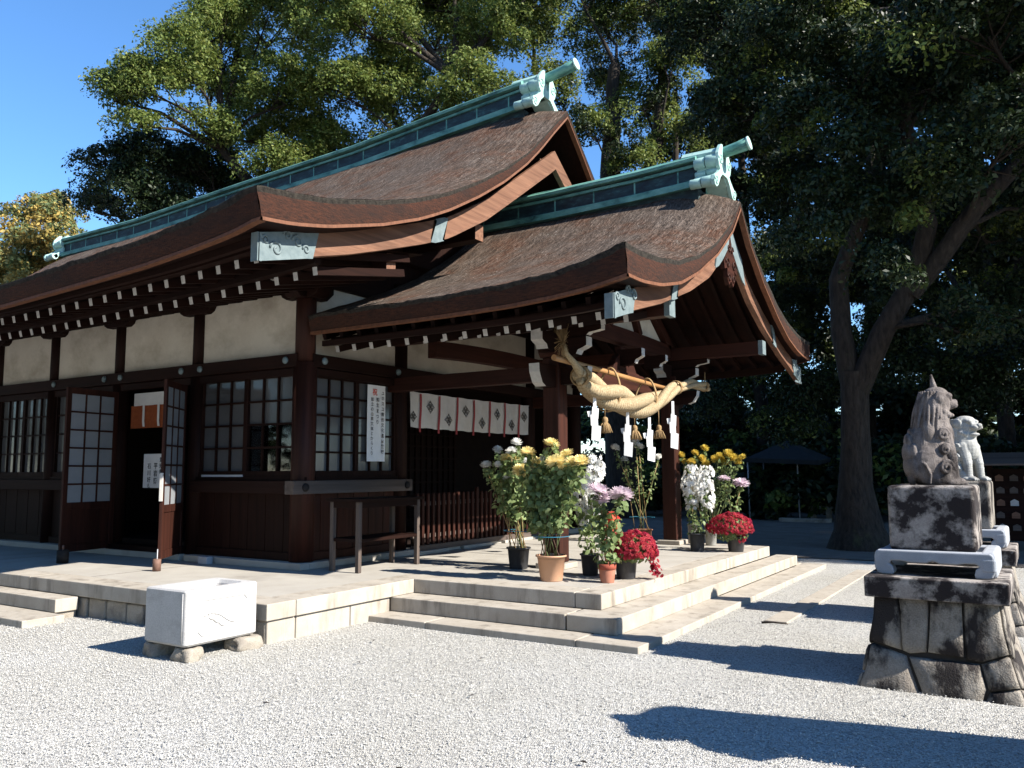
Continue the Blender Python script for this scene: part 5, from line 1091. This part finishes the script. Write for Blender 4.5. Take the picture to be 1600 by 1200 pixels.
def dome(label, c, pot_spec, cc, rad_, hgt, drape, seed, n=520):
    P0 = Vector(c); t = thing('potted_chrysanthemum', label, 'potted flower', c, G1); pot(t, P0, *pot_spec); rng = np.random.default_rng(seed)
    d = unit(rng.normal(size=(n, 3))); d[:, 2] = np.abs(d[:, 2])-.15; d = unit(d); bump_ = np.array([1+.10*noise.noise(Vector(q)*2.5+Vector((seed, 0, 0))) for q in d])[:, None]
    P = np.array(cc)+d*np.array([rad_, rad_, hgt])*(.90+.12*rng.random((n, 1)))*bump_; N = unit(d+rng.normal(size=(n, 3))*.35)
    k = 55; q = rng.random((k, 1)); Dp = np.array(cc)+np.array([drape[0], drape[1], 0])*(.70+.30*q)+np.array([0, 0, -1])*q*drape[2]*.8+rng.normal(size=(k, 3))*np.array([.035, .035, .02]); DN = unit(np.array([drape[0], drape[1], .2])+rng.normal(size=(k, 3))*.3)
    florets(np.concatenate([P, Dp]), np.concatenate([N, DN]), .030, 'red_petals', 'flower_dome', t, rng, 8)
    k = 620; d = unit(rng.normal(size=(k, 3))); P = np.array(cc)+d*np.array([rad_, rad_, hgt])*(.45+.45*rng.random((k, 1))); P[:, 2] = np.maximum(P[:, 2], c[2]+pot_spec[2]*.9); foliage(P, d+np.array([0, 0, .3]), .05, t, rng)
    build(MB().tube([P0+Vector((0, 0, pot_spec[2]*.8)), Vector(cc)], .012, 6).tube([P0+Vector((0, 0, pot_spec[2]*.8)), Vector(cc)+Vector((drape[0]*.7, drape[1]*.7, 0))], .008, 6), 'stems', 'stem', t)
dome('dark red dome chrysanthemum drooping over a black pot at the front of the terrace', (-4.076, 8.89, Z3), (.105, .135, .26, 'blackpot'), (-4.00, 8.92, .66), .27, .26, (.25, .06, .30), 31)
dome('round dark red dome chrysanthemum in a black pot at the far right of the terrace', (-3.962, 12.61, Z3), (.11, .14, .23, 'blackpot'), (-4.04, 12.61, .69), .34, .26, (.20, -.05, .22), 32)
t = thing('potted_plant', 'small plant with orange red leaves in a terracotta pot between the pink blooms', 'potted plant', (-4.98, 10.4, Z3)); pot(t, Vector((-4.98, 10.4, Z3)), .09, .12, .3, 'terra', 'clay'); rng = np.random.default_rng(41)
k = 130; d = unit(rng.normal(size=(k, 3))); foliage(np.array([-4.98, 10.4, .88])+d*np.array([.10, .10, .16])*rng.random((k, 1))**.4, d+np.array([0, 0, .5]), .10, t, rng, 'orange_leaves'); build(MB().tube([(-4.98, 10.4, .6), (-4.98, 10.4, .95)], .01, 6), 'stems', 'stem', t)
# ---------------------------------------------------------------- trees (crown lobes: x, y, z, radius in metres)
C1 = [(-21.6,16.3,15.4,1.40),(-22.0,19.3,16.9,2.03),(-17.2,18.4,15.1,1.98),(-17.9,23.1,16.9,2.29),(-21.7,14.4,12.8,1.42),(-22.7,13.8,12.6,0.84),(-22.8,17.3,14.2,1.68),(-19.7,17.8,13.3,1.78),(-18.0,20.5,13.7,2.07),(-14.1,20.2,12.9,1.46),(-19.9,20.1,12.0,1.62),(-17.3,21.0,12.0,1.57),(-21.4,15.0,14.1,1.12),(-21.9,18.2,18.7,2.30),(-17.8,19.0,17.9,2.13),(-16.0,21.4,18.4,2.19),(-12.5,21.8,17.2,1.82),(-19.9,17.5,10.8,1.08),(-14.3,21.2,15.5,1.34),(-17.9,18.6,13.4,1.31),(-16.9,22.6,18.3,1.77),(-21.8,14.0,11.7,0.64),(-21.4,16.3,12.1,0.93),(-22.2,19.3,13.0,1.12),(-21.2,20.3,13.3,1.12),(-18.5,21.2,10.9,1.05),(-21.5,16.7,16.4,1.19),(-18.6,18.0,16.6,1.61)]
C1B = [(-25.0,15.3,11.6,0.90),(-24.4,16.4,11.6,1.31),(-25.0,18.3,11.5,1.50),(-24.3,15.4,10.4,1.16),(-23.5,19.1,10.8,1.46),(-26.4,15.6,10.3,0.78),(-23.9,16.5,9.8,1.39),(-21.2,19.3,10.2,1.15),(-23.3,17.8,12.0,0.96),(-20.8,22.3,11.2,1.23)]
C2 = [(-14.4,23.3,16.4,1.44),(-13.7,24.3,14.6,1.19),(-12.9,27.3,17.9,1.85),(-11.4,27.0,14.6,1.48),(-12.1,24.6,12.9,1.14),(-13.2,25.5,19.1,1.81),(-10.8,26.8,18.5,1.55),(-9.8,25.8,15.1,1.30),(-12.6,27.2,15.7,1.15),(-11.0,25.2,11.8,1.01),(-14.6,24.6,18.4,1.28),(-10.2,27.2,13.2,1.20),(-9.3,27.2,17.2,1.51)]
TT = [(-6.3,19.9,12.5,1.63),(-3.8,17.7,10.8,1.72),(-2.3,20.9,12.2,2.17),(-0.3,15.3,8.7,1.43),(-5.2,18.0,9.4,1.25),(-3.1,16.9,8.4,1.42),(-1.7,19.9,9.1,1.64),(-0.2,15.9,7.0,1.16),(-4.6,19.9,8.0,1.15),(-2.3,18.1,6.8,1.02),(-0.7,20.6,6.5,1.30),(-1.2,17.8,9.3,1.20),(-2.8,17.3,9.7,1.19),(-5.1,19.2,11.1,1.01),(-0.1,21.1,4.8,1.15),(-1.1,17.1,4.1,0.67),(-4.4,20.5,14.0,1.87),(-1.5,20.7,13.4,2.02),(0.2,15.9,9.7,1.38),(0.8,18.7,9.1,1.71),(0.7,19.3,6.6,1.54)]
GOLD = [(-38.2,20.3,13.6,0.90),(-38.5,19.7,13.0,1.03),(-36.9,20.2,12.7,0.87),(-36.9,18.3,11.3,0.91),(-35.6,18.7,11.1,1.11),(-37.2,18.4,10.1,1.30),(-36.7,19.7,10.6,1.18),(-35.1,19.6,11.4,0.70),(-35.7,18.4,8.8,1.26),(-39.8,18.8,11.1,1.04),(-38.6,18.1,9.7,1.33)]
WOOD = [(-12.7,34.0,21.9,1.37),(-12.4,32.3,14.9,0.89),(-12.1,32.6,12.8,1.24),(-12.3,32.6,12.1,1.21),(-14.2,37.8,11.0,1.52),(-13.5,34.7,5.5,0.91),(-13.5,35.0,4.5,1.28),(-13.0,31.9,3.2,1.26),(-14.1,34.9,1.5,1.19),(-10.7,30.8,21.0,1.28),(-10.4,30.2,19.5,1.15),(-12.8,37.0,21.5,1.42),(-9.8,30.0,15.5,0.80),(-12.5,38.3,16.8,1.36),(-12.3,36.9,14.9,1.36),(-12.6,36.5,13.5,1.00),(-10.1,30.3,8.0,1.01),(-10.7,31.6,7.0,1.04),(-13.0,36.9,6.0,1.13),(-11.6,33.4,4.0,1.16),(-11.9,35.2,2.4,1.03),(-10.4,30.9,1.4,0.81),(-8.8,32.0,21.8,1.01),(-10.0,34.6,22.3,1.07),(-10.6,36.8,21.1,1.30),(-10.3,34.9,18.6,1.24),(-8.9,31.2,14.7,1.17),(-10.5,37.9,16.8,1.53),(-9.3,31.4,12.1,1.08),(-10.1,34.0,10.1,0.96),(-11.0,35.1,9.5,1.01),(-10.5,32.7,6.0,1.07),(-10.5,33.7,4.6,1.15),(-11.7,37.7,3.0,1.40),(-10.9,33.9,1.4,1.00),(-9.1,35.2,23.4,1.36),(-9.1,39.2,23.8,1.62),(-8.3,32.9,18.5,1.16),(-10.0,38.3,16.1,1.44),(-8.2,33.8,13.1,0.92),(-8.2,33.3,11.6,0.88),(-9.4,38.3,11.4,1.22),(-7.7,31.2,7.6,0.97),(-10.1,38.0,6.1,1.33),(-10.1,37.6,4.0,1.43),(-9.9,38.3,1.6,1.01),(-6.2,31.4,19.8,1.00),(-7.1,32.9,19.6,0.97),(-7.6,37.7,20.1,1.38),(-7.4,34.6,18.1,1.34),(-6.3,30.9,14.7,0.81),(-7.9,36.9,15.7,1.00),(-7.9,37.9,13.8,1.20),(-8.0,39.5,12.9,1.36),(-7.0,32.1,8.1,1.16),(-7.4,32.9,6.5,0.90),(-8.4,38.2,6.5,1.42),(-6.7,31.6,4.2,1.15),(-7.3,33.2,2.7,0.99),(-7.5,34.8,0.9,0.97),(-5.4,34.9,22.3,0.99),(-6.4,35.8,21.7,1.33),(-7.0,38.7,20.7,1.59),(-6.4,36.6,18.8,1.23),(-6.4,36.8,17.2,1.09),(-6.2,36.3,13.1,0.95),(-5.9,32.9,10.9,0.89),(-6.2,35.0,9.9,1.05),(-7.4,39.7,9.5,1.27),(-7.2,39.0,6.6,0.97),(-7.3,37.7,2.5,1.16),(-5.0,36.0,19.5,1.33),(-5.5,38.9,19.4,1.30),(-4.9,36.9,16.4,0.97),(-5.2,34.7,14.1,1.23),(-5.5,35.8,13.0,1.26),(-5.0,32.9,9.1,0.84),(-5.0,36.3,8.7,1.30),(-4.7,34.0,5.7,1.02),(-6.2,38.0,4.6,1.07),(-6.0,38.5,2.4,1.17),(-6.8,39.9,1.0,1.12),(-3.4,38.9,22.7,1.39),(-3.4,31.9,18.0,1.20),(-3.3,37.9,20.0,1.56),(-4.0,38.6,18.0,1.44),(-4.5,39.1,16.5,1.51),(-3.9,35.7,13.0,1.17),(-3.7,35.6,11.6,1.00),(-3.7,36.1,10.0,0.99),(-3.8,32.7,7.8,1.07),(-4.5,39.9,7.3,1.20),(-4.4,40.1,6.1,1.18),(-3.8,33.7,3.7,1.22),(-5.1,39.8,3.0,1.10),(-2.5,33.3,19.6,0.93),(-1.8,32.2,16.3,1.13),(-2.4,38.0,18.1,0.98),(-2.9,38.7,17.1,1.22),(-2.3,33.2,12.9,0.83),(-3.6,39.9,13.9,1.00),(-3.1,35.0,10.5,1.29),(-3.0,33.0,9.0,1.07),(-3.0,34.1,7.6,0.84),(-2.3,32.4,6.6,0.86),(-3.6,38.3,5.5,0.92),(-2.7,34.0,3.8,1.04),(-3.8,37.6,1.6,0.95),(-0.9,35.6,20.9,1.40),(-1.2,32.6,17.6,1.03),(-1.2,36.8,18.1,0.97),(-1.8,40.2,19.1,1.09),(-1.6,33.1,14.0,1.11),(-1.2,40.1,15.6,1.45),(-1.4,32.5,11.0,1.00),(-2.1,36.6,11.3,1.34),(-1.3,33.0,8.7,0.97),(-2.2,40.4,9.2,1.32),(-2.2,36.4,7.0,1.09),(-2.4,39.3,6.0,1.37),(-2.0,37.8,4.3,1.32),(-2.5,35.5,2.2,1.16),(-2.0,33.8,1.2,0.91),(-0.4,39.3,22.8,1.28),(-0.6,39.5,21.7,1.38),(-0.2,38.6,19.0,1.10),(-0.1,38.8,17.0,1.19),(-0.7,31.9,13.8,1.02),(-0.1,33.5,12.8,0.87),(-0.4,36.5,11.3,1.37),(-0.4,32.2,8.7,0.94),(-0.7,36.8,8.7,1.33),(-1.2,40.0,6.9,0.93),(-1.1,34.7,5.4,1.18),(-0.6,37.7,3.8,1.32),(-0.9,33.3,1.4,0.99),(0.7,38.7,22.0,1.59),(1.3,39.5,20.1,1.42),(0.7,38.8,18.5,1.49),(0.3,35.5,14.1,1.18),(0.3,34.6,13.3,0.95),(0.7,32.2,10.9,1.19),(0.7,39.1,10.0,1.35),(-0.1,39.6,8.9,1.46),(0.3,36.5,6.5,1.33),(0.3,38.4,5.8,1.08),(0.2,33.6,2.2,1.00),(0.3,38.3,1.4,1.40),(2.0,33.7,18.8,1.05),(2.0,38.0,19.9,1.14),(1.8,31.6,15.4,1.24),(1.6,34.9,15.5,0.87),(1.4,33.6,14.1,0.86),(1.1,31.8,12.0,1.15),(1.2,33.8,11.3,1.06),(1.9,39.7,10.3,0.96),(1.0,34.2,6.0,0.82),(1.1,32.5,5.1,0.98),(1.4,37.5,4.0,1.28),(0.6,38.4,2.9,1.19),(0.6,34.6,1.6,0.84),(-23.8,31.9,2.0,1.22),(-21.4,31.1,2.7,1.16),(-19.4,30.7,2.4,1.12),(-19.8,34.2,2.4,1.22),(-18.1,34.3,3.3,1.19),(-16.0,33.3,3.1,1.14),(-13.5,30.9,2.3,1.04),(-13.2,33.7,2.7,1.11)]
TT2 = [(-3.7,23.2,6.0,0.92),(-3.0,21.9,4.5,0.94),(-4.8,22.6,3.5,0.98),(-5.6,22.9,5.7,1.10),(-6.3,22.1,4.2,0.89),(-2.3,22.5,3.7,1.05),(-1.4,23.2,3.1,1.08),(-5.7,22.4,2.5,0.89),(-4.4,22.0,6.5,1.06),(-3.3,22.5,7.0,1.08),(-5.9,22.5,7.0,1.01),(-2.4,21.1,5.3,0.91),(-0.7,22.9,3.6,1.06),(-7.3,22.0,3.2,0.72)]
TT3 = [(-3.0,16.0,6.4,0.65),(-2.1,16.2,6.1,0.65),(-1.2,15.8,6.7,0.64),(-2.1,15.3,4.9,0.41),(-3.5,15.7,5.7,0.57),(-0.8,15.6,6.2,0.56),(-2.6,16.0,7.2,0.66)]
def lobes_to_clumps(L, per_m2, rc, rng, zs=.85):
    out = []
    for x, y, z, r in L:
        n = max(4, int(per_m2*r*r)); d = unit(rng.normal(size=(n, 3))); d[:, 2] = np.where(d[:, 2] < -.3, -d[:, 2], d[:, 2]); rad_ = r*(.45+.60*rng.random((n, 1)))
        P = np.array([x, y, z])+d*rad_*np.array([1, 1, zs]); out.append(np.concatenate([P, rc*(.6+.8*rng.random((n, 1)))], 1))
    return np.concatenate(out)
def crown(name, clumps, per, size, mts, parent, rng, off, frac=None, aspect=.5):
    P, N = clump_leaves(clumps, per, size, rng); V, F = leaf_quads(P, N, size, rng, aspect)
    mi = None
    if len(mts) > 1: c = (rng.random(len(clumps)) < frac).astype(np.int32); mi = np.repeat(c, per)
    return put(np_mesh(name, V-np.array(off), F, mts, mi), name, parent)
def tree(name, label, base, trunk, L, per_m2, rc, per, size, mts, seed, group=None, frac=None, cat='tree', zs=.85, twigs=True, aspect=.5, inner=None):
    rng = np.random.default_rng(seed); rd = random.Random(seed); t = thing(name, label, cat, base, group); m = MB()
    for pts, rs in trunk:
        P = []; Q = []
        for i in range(len(pts)-1):
            for q in range(5): P.append(Vector(pts[i]).lerp(Vector(pts[i+1]), q/5)); Q.append(rs[i]+(rs[i+1]-rs[i])*q/5)
        P.append(Vector(pts[-1])); Q.append(rs[-1]); P = [p+noise.noise_vector(p*.7)*.10*min(1, Q[i]*4) for i, p in enumerate(P)]
        m.tube(P, Q, 14)
    nodes = [Vector(p) for pts, rs in trunk for p in pts[1:]]
    cl = lobes_to_clumps(L, per_m2, rc, rng, zs)
    for x, y, z, r in L:
        c = Vector((x, y, z)); s = min(nodes, key=lambda q: (q-c).length+max(0, q.z-c.z)*2); ln = (c-s).length; mid = s.lerp(c, .5)+Vector((rd.uniform(-.1, .1)*ln, rd.uniform(-.1, .1)*ln, .10*ln)); r0 = min(.16, .03+.016*ln)
        P = [s, s.lerp(mid, .5)+noise.noise_vector(s*3)*.1*ln*.3, mid, mid.lerp(c, .5)+noise.noise_vector(c*3)*.1*ln*.3, c]; m.tube(P, [r0, r0*.85, r0*.65, r0*.48, r0*.3], 7)
        if twigs:
            near = cl[np.linalg.norm(cl[:, :3]-np.array(c), axis=1) < r*1.2][:9]
            for q in near: e = Vector(q[:3]); s2 = mid.lerp(c, rd.uniform(.3, 1)); k = s2.lerp(e, .5)+Vector((0, 0, -.06)); m.tube([s2, k, e], [r0*.28, r0*.2, .008], 5)
    if inner: cl = np.concatenate([cl, lobes_to_clumps(inner, per_m2, rc, rng, zs)])
    build(m, 'trunk', 'bark', t, recalc=False); crown('crown', cl, per, size, mts, t, rng, base, frac, aspect); return t
def sub(a, n): return a
GT = 'tall camphor trees behind the hall'
tree('camphor_tree', 'tall sunlit camphor tree with clumped crown rising behind the left of the long ridge', (-19.0, 19.5, 0), [([(-19, 19.5, -.2), (-19.1, 19.4, 4), (-18.8, 19.5, 8), (-18.6, 19.6, 11)], [.75, .6, .5, .38]), ([(-18.9, 19.5, 7), (-20.6, 18.4, 10), (-21.8, 17, 12)], [.34, .24, .12]), ([(-18.7, 19.5, 9), (-16.5, 20, 12), (-15, 20.4, 14)], [.3, .2, .1])],
     C1, 17, .50, 330, .105, ['camphor'], 11, GT)
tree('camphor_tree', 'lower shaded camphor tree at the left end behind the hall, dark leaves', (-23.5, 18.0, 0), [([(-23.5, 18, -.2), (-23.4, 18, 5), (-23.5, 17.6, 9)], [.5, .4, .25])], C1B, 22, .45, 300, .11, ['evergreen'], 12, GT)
tree('camphor_tree', 'airy camphor tree with sky gaps behind the upper end of the main ridge', (-12.0, 26.0, 0), [([(-12, 26, -.2), (-12, 26, 7), (-12.2, 25.9, 12), (-12, 26, 16)], [.6, .5, .36, .2]), ([(-12.1, 25.9, 9), (-10.6, 26.4, 13), (-10.4, 26.6, 17)], [.3, .2, .1]), ([(-12.1, 26, 8), (-14, 24.6, 13), (-14.3, 24.2, 16)], [.3, .2, .1])],
     C2, 15, .48, 300, .11, ['camphor', 'evergreen'], 13, GT, .35)
tree('camphor_tree', 'huge old camphor tree with a forked mossy trunk beside the porch at the right', (-3.25, 18.1, 0),
     [([(-3.15, 18.1, -.3), (-3.15, 18.1, .35), (-3.18, 18.05, 1.2), (-3.2, 18.0, 2.4), (-3.15, 18.0, 3.6)], [.78, .48, .33, .275, .265]), ([(-3.2, 18, 3.3), (-3.38, 18.05, 4.4), (-3.34, 18.2, 5.6), (-2.75, 18.3, 7.0), (-2.2, 18.4, 9)], [.22, .205, .19, .15, .1]), ([(-3.1, 18, 3.2), (-2.5, 17.95, 4.4), (-1.9, 17.9, 5.3), (-1.6, 17.9, 6.4), (-1.9, 18, 8.4), (-1.6, 18.2, 11)], [.235, .215, .20, .18, .15, .1]),
      ([(-1.95, 17.9, 5.1), (-1.0, 17.8, 6.2), (.1, 17.7, 7.4), (1.2, 17.7, 9)], [.19, .17, .14, .1])],
     TT, 19, .46, 330, .10, ['evergreen', 'camphor'], 14, GT, .12, inner=TT2+TT3)
tree('autumn_tree', 'distant tree turning yellow and orange at the far left edge', (-37, 19, 0), [([(-37, 19, -.2), (-37, 19, 6), (-37.2, 19.2, 11)], [.4, .3, .15])], GOLD, 18, .5, 160, .17, ['golden', 'golden2'], 15, None, .42)
GB = 'shade trees standing beyond the right edge'
for i, (x, y, h, r, lb) in enumerate(((6.5, 19.8, 15, 3.6, 'round evergreen tree just outside the right edge, nearest the statues'), (9, 26.0, 20, 4.2, 'tall evergreen tree outside the right edge behind the nearest one'), (15.5, 20.5, 20, 4.0, 'broad evergreen tree farther outside the right edge'), (18, 29.5, 23, 4.6, 'tallest evergreen tree far outside the right edge'), (25, 22.5, 24, 4.6, 'outermost evergreen tree on the right'), (5.5, 33, 18, 4.0, 'evergreen tree at the back right of the grove'))):
    rd = random.Random(i); L = [(x+rd.uniform(-.7, .7)*r, y+rd.uniform(-.6, .6)*r, h*f+rd.uniform(-.6, .6), r*rd.uniform(.45, .62)) for f in (.22, .32, .42, .5, .58, .66, .74, .82, .9, .96) for q in (0, 1, 2)]
    tree('evergreen_tree', lb, (x, y, 0), [([(x, y, -.2), (x, y, h*.4), (x+.2, y, h*.85)], [.5, .4, .15])], L, 5.0, .66, 80, .32, ['evergreen'], 40+i, GB, None, 'tree', .85, False)
rng = np.random.default_rng(77); WOOD += [(-22+i*1.15+.4*math.sin(i*7), 30+2.2*math.sin(i*3.3), .45+1.1*math.sin(i*1.7)**2, 1.35) for i in range(24)]+[(-24+i*1.3, 34+1.5*math.sin(i*2.1), .3, 1.5) for i in range(24)]+[(-14+i*1.4, 38+1.5*math.sin(i*2.7), 2.6+.9*math.sin(i*1.9), 1.5) for i in range(11)]
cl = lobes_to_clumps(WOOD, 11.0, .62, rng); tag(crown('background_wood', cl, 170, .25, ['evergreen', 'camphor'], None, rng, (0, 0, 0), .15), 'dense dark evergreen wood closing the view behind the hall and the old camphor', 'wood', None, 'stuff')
GW = 'slim trunks in the wood behind'
for i, (x, y, r, lean, lb) in enumerate(((-12.2, 31, .22, .4, 'slim dark trunk in the wood just right of the porch roof'), (-9.0, 33, .26, -.5, 'dark trunk in the wood seen past the porch eave'), (-5.6, 34, .3, .6, 'thick dark trunk in the wood left of the old camphor'), (-.8, 32, .24, -.3, 'slim trunk in the wood right of the old camphor'))):
    t = thing('tree_trunk', lb, 'tree', (x, y, 0), GW); m = MB(); m.tube([(x, y, -.2), (x+lean*.3, y, 4), (x+lean, y, 9), (x+lean*1.4, y, 17)], [r*1.3, r, r*.8, r*.4], 10); m.tube([(x+lean*.6, y, 7), (x+lean*.6+1.5, y, 10), (x+lean*.6+2.4, y+.3, 14)], [r*.5, r*.35, r*.15], 8); m.tube([(x+lean*.4, y, 5.5), (x+lean*.4-1.4, y, 8.4), (x+lean*.4-2.6, y, 11)], [r*.5, r*.35, r*.12], 8); build(m, 'trunk', 'bark', t, recalc=False)
# ---------------------------------------------------------------- small things in the shade behind
tn = thing('canopy_tent', 'small dark blue grey canopy on thin poles in the shade left of the old camphor', 'tent', (-6.85, 27.5, 0))
m = MB(); ap = (-6.9, 27.6, 2.55); q = [(-8.0, 26.8, 1.98), (-5.75, 26.8, 1.88), (-5.75, 28.6, 1.98), (-8.0, 28.6, 1.98)]; m.add([ap]+q, [(0, 1, 2), (0, 2, 3), (0, 3, 4), (0, 4, 1)]); m.add(q+[(a, b, c-.14) for a, b, c in q], [(0, 1, 5, 4), (1, 2, 6, 5), (2, 3, 7, 6), (3, 0, 4, 7)]); build(m, 'canopy', 'canvas', tn, recalc=False)
for x, y in ((-6.48, 27.2), (-7.95, 26.85), (-5.8, 28.5), (-7.9, 28.5)): build(MB().tube([(x, y, 0), (x-.02, y, 2.0)], .022, 8), 'pole', 'steel', tn)
for x, y, h, lb in ((-7.6, 29, 1.55, 'dark square stone post beside the canopy tent'), (-8.6, 29.5, .9, 'short stone post in the shade behind the right porch post')):
    t = thing('stone_post', lb, 'post', (x, y, 0)); build(MB().prism([(x-.13, 0), (x+.13, 0), (x+.12, h), (x, h+.07), (x-.12, h)], 1, y-.12, y+.12), 'shaft', 'lichen2', t, .015); build(MB().box(x-.2, y-.2, -.02, x+.2, y+.2, .1), 'foot', 'granite2', t, .01)
tag(build(MB().box(-6.9, 26.3, 0, -5.4, 26.6, .12), 'stone_kerb', 'granite2', None, .01, (-6.1, 26.4, 0)), 'low pale stone kerb on the shaded ground under the canopy', 'kerb')
bn = thing('stone_bench', 'small pale stone bench in the shade by the old camphor', 'bench', (-5.9, 27.8, 0)); build(MB().box(-6.3, 27.6, .36, -5.6, 27.9, .44), 'seat', 'granite2', bn, .01); build(MB().box(-6.25, 27.63, 0, -6.12, 27.87, .36), 'leg', 'granite2', bn); build(MB().box(-5.78, 27.63, 0, -5.65, 27.87, .36), 'leg', 'granite2', bn)
rk = thing('votive_rack', 'roofed rack hung with small wooden votive plaques behind the farther statue', 'rack', (.3, 19.1, 0))
build(MB().prism([(18.6, 1.70), (19.1, 1.92), (19.6, 1.70), (19.6, 1.66), (19.1, 1.87), (18.6, 1.66)], 0, -1.0, 2.2), 'roof', 'greyx', rk, .004)
for x in (-.85, .55, 2.0): build(MB().box(x-.05, 19.05, 0, x+.05, 19.15, 1.8), 'post', 'darkz', rk)
build(MB().box(-.8, 19.08, .2, 1.95, 19.11, 1.6), 'back_board', 'darkx', rk)
rd = random.Random(5)
for r_ in range(5):
    for c_ in range(11):
        x = -.70+c_*.24+rd.uniform(-.02, .02); z = 1.45-r_*.24
        if rd.random() < .12: continue
        build(MB().prism([(x-.07, z-.09), (x+.07, z-.09), (x+.07, z), (x, z+.04), (x-.07, z)], 1, 19.045, 19.06), 'plaque', rd.choice(['palex', 'greyx', 'palex', 'white']), rk)

# unseen trees added behind the viewpoint to cut sky light on the facade
GP = 'unseen trees added behind the viewpoint to block sky light'
for i, (x, y, h, r) in enumerate(((-34, -6, 15, 4.5), (-28, -14, 17, 5), (-20, -19, 18, 5), (-12, -22, 17, 5), (-4, -24, 18, 5), (4, -24, 17, 5), (11, -21, 15, 4.5), (-38, 3, 14, 4.2))):
    rd = random.Random(100+i); L = [(x+rd.uniform(-.8, .8)*r, y+rd.uniform(-.7, .7)*r, h*f+rd.uniform(-.6, .6), r*rd.uniform(.42, .6)) for f in (.16, .26, .36, .46, .56, .66, .76, .86, .95) for q in (0, 1, 2)]
    tree('evergreen_tree', 'unseen broad evergreen tree added behind the viewpoint to block sky light', (x, y, 0), [([(x, y, -.2), (x, y, h*.4), (x+.2, y, h*.85)], [.5, .4, .15])], L, 2.2, .8, 50, .50, ['evergreen'], 140+i, GP, None, 'tree', .85, False)
